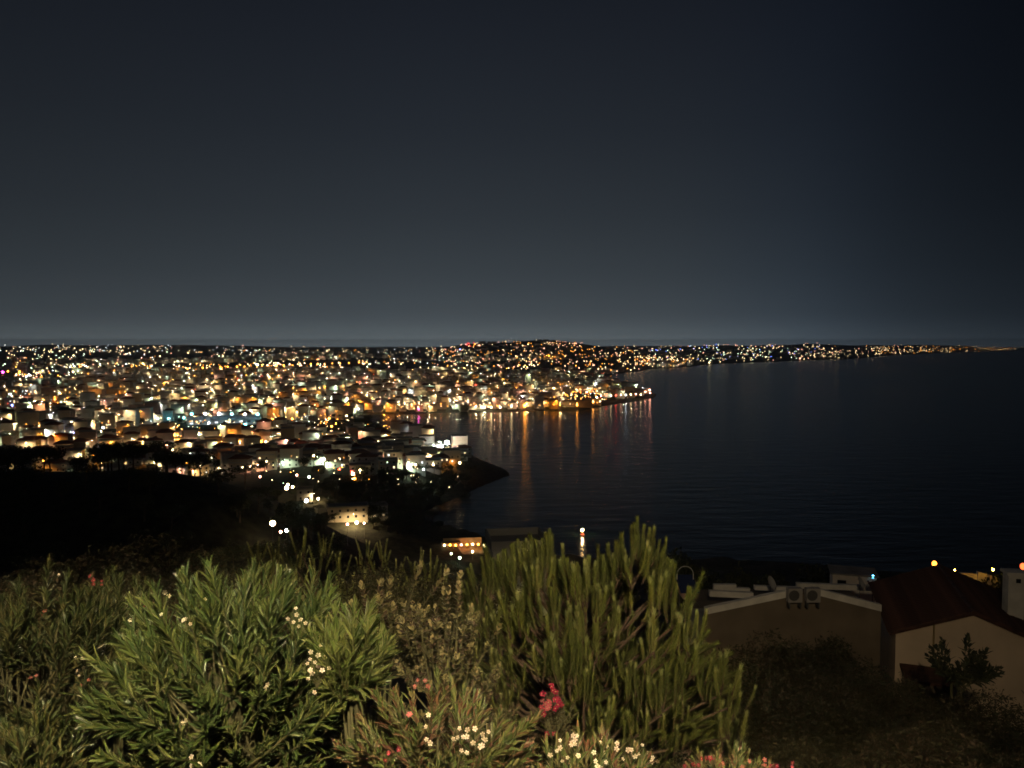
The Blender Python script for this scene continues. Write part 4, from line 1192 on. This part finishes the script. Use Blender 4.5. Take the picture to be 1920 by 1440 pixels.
for (u, v, Y, wd, h) in [(u_, v_, Y_ * (1.45 if u_ > 1330 and Y_ < 16 else 1), w_ * (1.45 if u_ > 1330 and Y_ < 16 else 1), h_ * (1.3 if u_ > 1330 and Y_ < 16 else 1)) for (u_, v_, Y_, w_, h_) in [(250, 1010, 24, 3.4, 3.0), (350, 1020, 27, 3.2, 2.8), (430, 1035, 22, 2.6, 2.4), (140, 1040, 20, 2.8, 2.6), (60, 1030, 26, 3.6, 3.2), (510, 1030, 26, 2.4, 2.4), (310, 1065, 16, 1.8, 1.8), (480, 1080, 15, 1.6, 1.6),
                         (400, 1075, 17, 1.8, 1.7), (555, 1075, 14, 1.4, 1.6), (640, 1060, 18, 2.0, 2.0), (700, 1070, 15, 1.5, 1.6), (760, 1050, 22, 2.2, 2.4), (820, 1060, 20, 2.0, 2.2), (780, 1090, 14, 1.2, 1.5), (860, 1085, 17, 1.5, 1.8), (20, 1075, 13, 1.8, 1.6),
                         (930, 1075, 24, 2.2, 2.4), (1420, 1190, 24, 2.4, 2.4), (1500, 1195, 27, 2.6, 2.4), (1580, 1190, 29, 2.6, 2.6), (1390, 1230, 19, 1.9, 2.0), (1470, 1250, 18, 1.9, 2.0), (1560, 1240, 21, 2.1, 2.2), (1640, 1250, 24, 2.2, 2.2), (1720, 1270, 23, 2.2, 2.2),
                         (1790, 1290, 22, 2.2, 2.2), (1870, 1300, 24, 2.4, 2.4), (1430, 1310, 13, 1.5, 1.6), (1520, 1320, 13.5, 1.5, 1.6), (1600, 1330, 15, 1.7, 1.7), (1690, 1330, 14, 1.7, 1.7), (1770, 1350, 15, 1.8, 1.7), (1850, 1350, 15, 1.8, 1.7), (1910, 1360, 14, 1.6, 1.6),
                         (1450, 1390, 9.5, 1.1, 1.2), (1540, 1400, 10, 1.2, 1.2), (1720, 1360, 9.5, 1.3, 1.3), (1630, 1410, 9, 1.0, 1.0), (1830, 1400, 10, 1.3, 1.2), (1910, 1410, 9.5, 1.2, 1.2), (1340, 1290, 12.5, 1.2, 1.4), (1290, 1400, 9.2, 1.0, 1.0), (1200, 1415, 9, .9, .9), (700, 1320, 8.6, .9, 1.0),
                         (240, 1290, 8.6, 1.0, 1.1), (570, 1190, 9.5, 1.2, 1.3), (20, 1200, 9.5, 1.4, 1.4), (330, 1130, 9.5, 1.3, 1.3), (470, 1130, 10, 1.2, 1.3), (150, 1130, 10, 1.3, 1.3), (1000, 1410, 8.8, .9, 1.0)]]:
    shrub(u, v, Y, wd, h)
rows(sit, 9, 'dim scrub bush on the slope, {nth} from left in {row} bush row from below')


# dim pines further down the slope
def small_pine(u, v, Y, h, wdt, label, seed):
    g_ = random.Random(seed); p = at(u, v, Y); zb = min(float(hgt(p.x, p.y)), p.z - h); Rt = Vector((p.x, p.y, zb))
    o = thing('pine_tree', label, 'tree', Rt, 0, 'dim pines on the slope')
    ht = p.z - zb
    mb = MB(); mb.tube([(0, 0, -.2), (.05, 0, ht * .4), (.0, 0, ht * .85)], [.09, .06, .02], 7); put('trunk', mb.mesh('trunk', m_pbark, True), o)
    for k in range(13):
        a = k * 2.4; f = k / 12; e = Vector((math.cos(a) * wdt * .5 * (1 - .75 * f), math.sin(a) * wdt * .5 * (1 - .75 * f), ht - h + h * (.15 + .72 * f) - .35))
        s0 = Vector((0, 0, max(.3, e.z - .5)))
        mb = MB(); mb.tube([s0, s0.lerp(e, .6) - Vector((0, 0, .08)), e], [.03, .022, .012], 5); put('branch', mb.mesh('branch', m_pbark, True), o)
        for j in range(4):
            b_ = 6.28 * j / 4 + g_.random(); fan = Vector((math.cos(b_), math.sin(b_), 0)) * g_.uniform(.08, .35)
            q = (Vector((0, 0, 1)) + fan).normalized().to_track_quat('Z', 'Y').to_matrix().to_4x4(); l_ = g_.uniform(.4, .6)
            put('shoot', SH[g_.randrange(6)], o, M=Matrix.Translation(e + fan * .4) @ q @ Matrix.Diagonal((l_ * .8, l_ * .8, l_, 1)))
    return o


small_pine(590, 985, 17, 2.4, 2.2, 'dim pine with forked trunk below the bright street lamp', 1)
small_pine(705, 1000, 19, 2.4, 2.0, 'dim pine right of the fork-trunked pine', 2)
small_pine(505, 1005, 20, 2.2, 2.2, 'dim pine left of the fork-trunked pine', 3)
small_pine(800, 1030, 18, 1.8, 1.6, 'dim small pine left of the beach bar lights', 4)
small_pine(1350, 1350, 11.5, 1.6, 1.3, 'dim young pine at lower right foot of the big pine', 5)

# dark trees in front of the sea
for i_, (u, v, Y, h, kd, lb) in enumerate([(1262, 1018, 70, 6, 0, 'black rounded tree against the sea just right of the pine top'), (1310, 1050, 75, 5, 1, 'low black tree right of the rounded tree by the pine'), (1385, 1045, 72, 5, 2, 'black tree against the sea above the flat roofs'),
                                           (1450, 1062, 78, 4.5, 0, 'low black tree above the dishes on the flat roof'), (1545, 1048, 80, 6, 1, 'black tree left of the cyan lamp'), (1610, 1062, 85, 5, 2, 'low black tree behind the cyan lamp'), (1150, 1045, 70, 5, 1, 'black tree half hidden behind the pine top'),
                                           (1680, 1070, 90, 5, 0, 'low black tree left of the orange roof lamp'), (1865, 1058, 62, 4, 2, 'small tree glowing yellow behind the chimney')]):
    p = at(u, v, Y); gz = float(hgt(p.x, p.y)); tree(kd, p.x, p.y, max(h, p.z - gz), lb, 'dark trees before the sea', wide=.9 if p.z - gz < h * 1.5 else .6)

# ------------------------------------------------------------------ the gabled house on the right
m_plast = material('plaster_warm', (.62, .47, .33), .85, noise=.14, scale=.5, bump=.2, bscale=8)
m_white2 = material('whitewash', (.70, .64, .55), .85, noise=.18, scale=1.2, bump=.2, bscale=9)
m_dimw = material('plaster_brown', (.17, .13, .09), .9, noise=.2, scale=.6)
m_rt = material('roof_tile_red', (.080, .034, .022), .8, noise=.45, scale=2.5)
azr = R(18.8)
G = at(1824, 1150, 38.0)
ga = Vector((math.sin(azr), math.cos(azr), 0)); gl = Vector((math.cos(azr), -math.sin(azr), 0))
HW, RISE, LEN_ = 3.45, 1.35, 8.2
gh = thing('gabled_house', 'gabled house with red tiled roof and warm plaster wall at right edge', 'house', (G.x, G.y, G.z - 7), -azr)
# local frame: X along the gable (right), Y away, Z up; ridge at z = 7
Rr = 7.0
mb = MB()
mb.add([(-HW, 0, 0), (HW, 0, 0), (HW, 0, Rr - RISE), (0, 0, Rr - .02), (-HW, 0, Rr - RISE), (-HW, LEN_, 0), (HW, LEN_, 0), (HW, LEN_, Rr - RISE), (0, LEN_, Rr - .02), (-HW, LEN_, Rr - RISE)],
       [(0, 1, 2, 3, 4), (5, 9, 8, 7, 6), (0, 4, 9, 5), (1, 6, 7, 2)])
put('wall', mb.mesh('gable_wall', m_plast), gh)
# roof slopes with rows of barrel tiles, every column of tiles a piece
for sgn in (-1, 1):
    sl_l = math.hypot(HW + .35, RISE * (HW + .35) / HW)
    a = math.atan2(RISE, HW)
    ncol = 34
    mb = MB(); rt = .5 * (LEN_ + .5) / ncol
    nrow = 11
    for k in range(nrow):        # one tile of the shared column: half barrel, slightly stepped
        s0, s1 = sl_l * k / nrow, sl_l * (k + 1.12) / nrow
        pr = [(math.cos(math.pi * j / 5) * rt * 1.02, math.sin(math.pi * j / 5) * rt * .8) for j in range(6)]
        v_ = [(s0, y_, z_ + .015) for y_, z_ in pr] + [(s1, y_, z_ + .045) for y_, z_ in pr]
        mb.add(v_, [(j, j + 1, 7 + j, 6 + j) for j in range(5)])
    col = mb.mesh('tile_column', m_rt)
    mb = MB(); mb.box(0, sl_l, -.25, LEN_ + .25, -.10, .0); under = mb.mesh('roof_deck', m_rt)
    M0 = Matrix.Translation((0, 0, Rr + .08)) @ (Matrix.Rotation(math.pi, 4, 'Z') if sgn < 0 else Matrix.Identity(4)) @ Matrix.Rotation(a, 4, 'Y')
    if sgn < 0: M0 = M0 @ Matrix.Translation((0, -LEN_, 0))
    ro = put('roof', under, gh, M=M0)
    for k in range(ncol): put('tile_row', col, ro, loc=(0, -.25 + rt * (2 * k + 1), 0))
mb = MB(); mb.tube([(0, -.28, Rr + .12), (0, LEN_ + .28, Rr + .12)], .13, 8); put('ridge_tiles', mb.mesh('ridge_tiles', m_rt), gh)
mb = MB(); mb.tube([(-1.72, -.06, 2.2), (-1.72, -.06, Rr - .75)], .045, 8); put('downpipe', mb.mesh('downpipe', material('pipe_ochre', (.28, .20, .08), .5)), gh)
mb = MB(); mb.tube([(2.2, -.03, 3.4), (3.0, -.03, 2.4), (3.3, -.03, 1.4)], .02, 5); put('cable', mb.mesh('cable', m_pole), gh)
# lean-to below the gable
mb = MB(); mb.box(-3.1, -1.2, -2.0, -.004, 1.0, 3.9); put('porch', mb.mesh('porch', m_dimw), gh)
mb = MB(); mb.box(-3.25, -1.05, -2.15, -.004, 3.902, 4.02); put('porch_roof', mb.mesh('porch_roof', m_rt), gh)
# chimney on the right slope
ch = thing('chimney_stack', 'tall white chimney stack with dark vent beside the tiled roof', 'chimney', at(1898, 1172, 40.0) - Vector((0, 0, 1.2)), -azr * .5)
chh = (at(1898, 1075, 40).z - ch.location.z)
mb = MB(); mb.box(-.40, .40, -.32, .32, 0, chh); put('shaft', mb.mesh('shaft', m_white2), ch)
mb = MB(); mb.box(-.50, .50, -.42, .42, chh, chh + .14); put('cap', mb.mesh('cap', m_white2), ch)
mb = MB(); mb.box(-.03, .20, -.335, -.30, chh - .42, chh - .20); put('vent', mb.mesh('vent', m_dark), ch)

# ------------------------------------------------------------------ low-gabled flat house with coping, air conditioners and dishes
DB = 41.0
lb, pk, rb = at(1322, 1152, DB), at(1512, 1112, DB), at(1652, 1146, DB)
fb = thing('low_gabled_house', 'brown low-gabled house with pale coping below the rooftop air conditioners', 'house', (pk.x, pk.y, pk.z - 6))
o0 = Vector(fb.location)
mb = MB(); A_, B_, C_ = lb - o0, pk - o0, rb - o0
dep = Vector((0.0, .32, 0))
vv = [Vector((A_.x, 0, 0)), A_, B_, C_, Vector((C_.x, 0, 0))]
mb.add(vv + [q + dep for q in vv], [(4, 3, 2, 1, 0), (5, 6, 7, 8, 9), (0, 1, 6, 5), (1, 2, 7, 6), (2, 3, 8, 7), (3, 4, 9, 8)])
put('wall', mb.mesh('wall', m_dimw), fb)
mb = MB(); mb.box(A_.x + .1, C_.x - .1, .33, 5.5, 0, A_.z - 1.6); put('roof', mb.mesh('roof', m_flat), fb)


def beam(name, p, q, hgt_, thk, m, parent, up=Vector((0, 0, 1))):
    d = q - p; mb = MB(); off = Vector((0, -thk, 0))
    v_ = [p + off, q + off, q + off + up * hgt_, p + off + up * hgt_, p + Vector((0, .25, 0)), q + Vector((0, .25, 0)), q + Vector((0, .25, 0)) + up * hgt_, p + Vector((0, .25, 0)) + up * hgt_]
    mb.add(v_, [(0, 1, 2, 3), (5, 4, 7, 6), (3, 2, 6, 7), (1, 0, 4, 5), (0, 3, 7, 4), (2, 1, 5, 6)])
    return put(name, mb.mesh(name, m), parent)


beam('coping', A_, B_ + Vector((-.35, 0, -.07)), .36, .06, m_white2, fb)
beam('coping', B_ + Vector((.35, 0, -.05)), C_, .36, .06, m_white2, fb)
# strips of the roofs behind
fb2 = thing('flat_roof_house', 'flat-roofed house with white parapets behind the low-gabled house', 'house', at(1480, 1118, 49.0) - Vector((0, 0, 5)))
o2 = Vector(fb2.location)
l2, r2 = at(1330, 1118, 48.0) - o2, at(1412, 1122, 48.0) - o2
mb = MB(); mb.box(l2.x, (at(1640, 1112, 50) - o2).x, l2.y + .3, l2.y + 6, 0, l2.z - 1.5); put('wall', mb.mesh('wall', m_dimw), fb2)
beam('parapet', l2, r2, .36, .06, m_white2, fb2)
l3, r3 = at(1415, 1106, 51.0) - o2, at(1496, 1109, 51.0) - o2
beam('parapet', l3, r3, .28, .06, m_white2, fb2)
l3, r3 = at(1494, 1103, 52.0) - o2, at(1634, 1108, 52.0) - o2
beam('parapet', l3, r3, .36, .06, m_white2, fb2)
l3, r3 = at(1338, 1107, 53.0) - o2, at(1380, 1107, 53.0) - o2
beam('parapet', l3, r3, .42, .06, m_white2, fb2)
l3, r3 = at(1380, 1108, 53.0) - o2, at(1406, 1109, 53.0) - o2
beam('parapet', l3, r3, .22, .06, m_white2, fb2)

m_ac = material('ac_casing', (.30, .27, .24), .5)
for (u, lab) in [(1489, 'air conditioner outdoor unit at the roof peak, the left one'), (1523, 'air conditioner outdoor unit at the roof peak, the right one')]:
    q = at(u, 1130, 40.3)
    ac = thing('air_conditioner', lab, 'air conditioner', q, .06, 'rooftop air conditioners')
    mb = MB(); mb.box(-.38, .38, -.15, .15, .05, .80); put('casing', mb.mesh('casing', m_ac), ac)
    mb = MB()
    for k in range(4): mb.lathe([(.045 + .07 * k, -.012), (.06 + .07 * k, -.012), (.06 + .07 * k, .0)], 16, 0, Matrix.Translation((-.07, -.155, .43)) @ Matrix.Rotation(math.pi / 2, 4, 'X'))
    put('fan_grille', mb.mesh('fan_grille', m_frame), ac)
    mb = MB(); mb.lathe([(0, .0), (.29, .0)], 16, 0, Matrix.Translation((-.07, -.153, .43)) @ Matrix.Rotation(math.pi / 2, 4, 'X')); put('fan', mb.mesh('fan', material('fan_grey', (.07, .065, .06), .6)), ac)
    for sx in (-.3, .3):
        mb = MB(); mb.box(sx - .04, sx + .04, -.14, .14, -.25, .05); put('foot', mb.mesh('foot', m_pole), ac)
m_dish = material('dish_paint', (.42, .40, .37), .6)
for (u, v, Y, rz, lab) in [(1444, 1094, 47.5, .9, 'tilted satellite dish above the left parapet'), (1612, 1094, 48.5, 1.0, 'satellite dish standing edge-on left of the tiled roof')]:
    q = at(u, v, Y); zb = at(u, v + 16, Y)
    sd = thing('satellite_dish', lab, 'satellite dish', zb, 0, 'satellite dishes')
    mb = MB(); mb.tube([(0, 0, -.6), (0, 0, .45)], .03, 6); put('mast', mb.mesh('mast', m_pole), sd)
    Md = Matrix.Translation((0, -.05, .55)) @ Matrix.Rotation(rz, 4, 'Z') @ Matrix.Rotation(R(62), 4, 'X')
    mb = MB(); mb.lathe([(0, 0), (.15, .012), (.3, .05), (.45, .12), (.46, .12), (.3, .03), (.15, -.01), (0, -.02)], 20, 0, Md); put('reflector', mb.mesh('reflector', m_dish, True), sd)
    mb = MB(); mb.tube([Md @ Vector((0, -.42, .1)), Md @ Vector((0, -.1, .5))], .015, 5); mb.lathe([(0, .46), (.05, .46), (.05, .56), (0, .56)], 8, 0, Md); put('feed_arm', mb.mesh('feed_arm', m_pole), sd)
# solar water heater with round tank, seen end on, behind the pine
q = at(1284, 1140, 42.0)
wh = thing('solar_water_heater', 'solar water heater with round tank under a wire hoop behind the pine', 'water heater', q)
mb = MB(); mb.lathe([(0, -.75), (.36, -.74), (.40, -.66), (.40, .66), (.36, .74), (0, .75)], 18, 0, Matrix.Translation((0, 0, 1.05)) @ Matrix.Rotation(math.pi / 2, 4, 'X')); put('tank', mb.mesh('tank', material('tank_pink', (.42, .30, .25), .5), True), wh)
mb = MB(); mb.box(-.5, .5, -.9, .9, 1.5, 1.56, 0, Matrix.Rotation(.25, 4, 'X')); put('collector', mb.mesh('collector', material('collector_blue', (.03, .04, .09), .2)), wh)
mb = MB(); mb.tube([(-.45, 0, .6)] + [(-.45 * math.cos(math.pi * k / 8), 0, 1.9 + .45 * math.sin(math.pi * k / 8)) for k in range(9)] + [(.45, 0, .6)], .022, 5); put('hoop', mb.mesh('hoop', m_frame), wh)
for sx in (-.3, .3):
    mb = MB(); mb.tube([(sx, 0, -3.0), (sx, 0, .8)], .04, 5); put('leg', mb.mesh('leg', m_pole), wh)
# grey roof showing behind the pine's left side
q = at(968, 1056, 60)
house(q.x, q.y, .15, 4.2, 4.0, 1, 2, 0, 0, 0, 'grey flat-roofed house behind the left side of the pine', None, 'house', 'house', z=q.z - 3.6); house_items.pop()
# hut with cyan lamp, orange lamps and lit walls beyond the ridge
q = at(1598, 1098, 66)
ht = thing('garden_hut', 'small flat hut lit cyan beside the blue-white lamp', 'hut', (q.x, q.y, q.z - 2.0), -.3)
mb = MB(); mb.box(-1.6, 1.9, 0, 2.4, 0, 2.9); put('wall', mb.mesh('wall', m_white2), ht)
mb = MB(); mb.box(-1.8, 2.1, -.2, 2.6, 2.902, 3.02); put('roof', mb.mesh('roof', m_flat), ht)
mb = MB(); mb.box(-1.2, -.5, -.03, .0, 1.4, 2.4); put('window', mb.mesh('window', m_dark), ht)


def near_lamp(u, v, Y, col, size, strength, label, down=2.5):
    p = at(u, v, Y)
    o = thing('garden_lamp', label, 'garden lamp', (p.x, p.y, p.z - down), 0)
    mb = MB(); mb.tube([(0, 0, -.5), (0, 0, down - size * .9)], .03, 6); put('pole', mb.mesh('pole', m_pole), o)
    put('lamp_head', mesh('lamp_head', IV, IF, emitter('near_lamp', col, strength)), o, loc=(0, 0, down), scale=(size, size, size * 1.3))


near_lamp(1637, 1081, 65.5, (.12, .6, 1), .10, 16, 'blue-white cyan lamp beside the small hut')
near_lamp(1752, 1057, 58, (1, .26, .025), .17, 9, 'bright orange lamp above the far end of the tiled roof', 3.5)
near_lamp(1918, 1062, 56, (1, .12, .03), .19, 3.6, 'red-orange lamp at the right edge beside the chimney', 3.5)
near_lamp(1862, 1068, 61, (1, .50, .05), .07, 150, 'small yellow lamp behind the chimney lighting a wall', 1.0)
near_lamp(1790, 1069, 60.5, (1, .40, .045), .055, 110, 'small amber lamp behind the tiled roof lighting a low wall', .8)
for (u0, v0, u1, v1, Y, hh, lb) in [(1768, 1071, 1832, 1077, 62, .55, 'low wall catching orange light just beyond the tiled roof'), (1834, 1072, 1876, 1084, 62.5, 1.1, 'short wall washed yellow by a lamp left of the chimney')]:
    a_, b_ = at(u0, v0, Y), at(u1, v1, Y)
    wl_ = thing('garden_wall', lb, 'wall', (a_.x, a_.y, a_.z - 2.2))
    d_ = b_ - a_
    mb = MB(); v_ = [Vector((0, 0, 0)), Vector((d_.x, d_.y, 0)), Vector((d_.x, d_.y, 2.2 + d_.z)), Vector((0, 0, 2.2))]; off = Vector((0, .25, 0))
    mb.add(v_ + [q_ + off for q_ in v_], [(0, 1, 2, 3), (5, 4, 7, 6), (3, 2, 6, 7), (1, 0, 4, 5), (0, 3, 7, 4), (2, 1, 5, 6)])
    put('masonry', mb.mesh('masonry', m_white2), wl_)
# broad-leaved plant in front of the gable wall
c, r = at(1800, 1250, 25), (.9, .7, .8)
BR = leaf_mats('loquat', [(.03, .04, .02), (.045, .05, .025)], .6)
bush('loquat_shrub', 'dark large-leaved shrub before the warm gable wall', 'shrub', c, r, 34, .34, .11, .12, 3, .6, BR, 31, nparts=120, spread=(.8, 1.4), jit=.3, stemr=.015)

# ------------------------------------------------------------------ haze over the bay
mh = bpy.data.materials.new('night_haze'); mh.use_nodes = True
t = mh.node_tree; t.nodes.clear()
pv = t.nodes.new('ShaderNodeVolumePrincipled'); pv.inputs['Color'].default_value = (.90, .95, 1, 1); pv.inputs['Density'].default_value = 5.5e-5
pv.inputs['Anisotropy'].default_value = .78
oo = t.nodes.new('ShaderNodeOutputMaterial'); t.links.new(pv.outputs[0], oo.inputs['Volume'])
mb = MB(); mb.box(-29000, 29000, -29000, 29000, -9, 230)
hz_ = put('haze', mb.mesh('haze', mh)); hz_['kind'] = 'stuff'
tag(hz_, 'thin night haze over the bay and the town', 'haze')
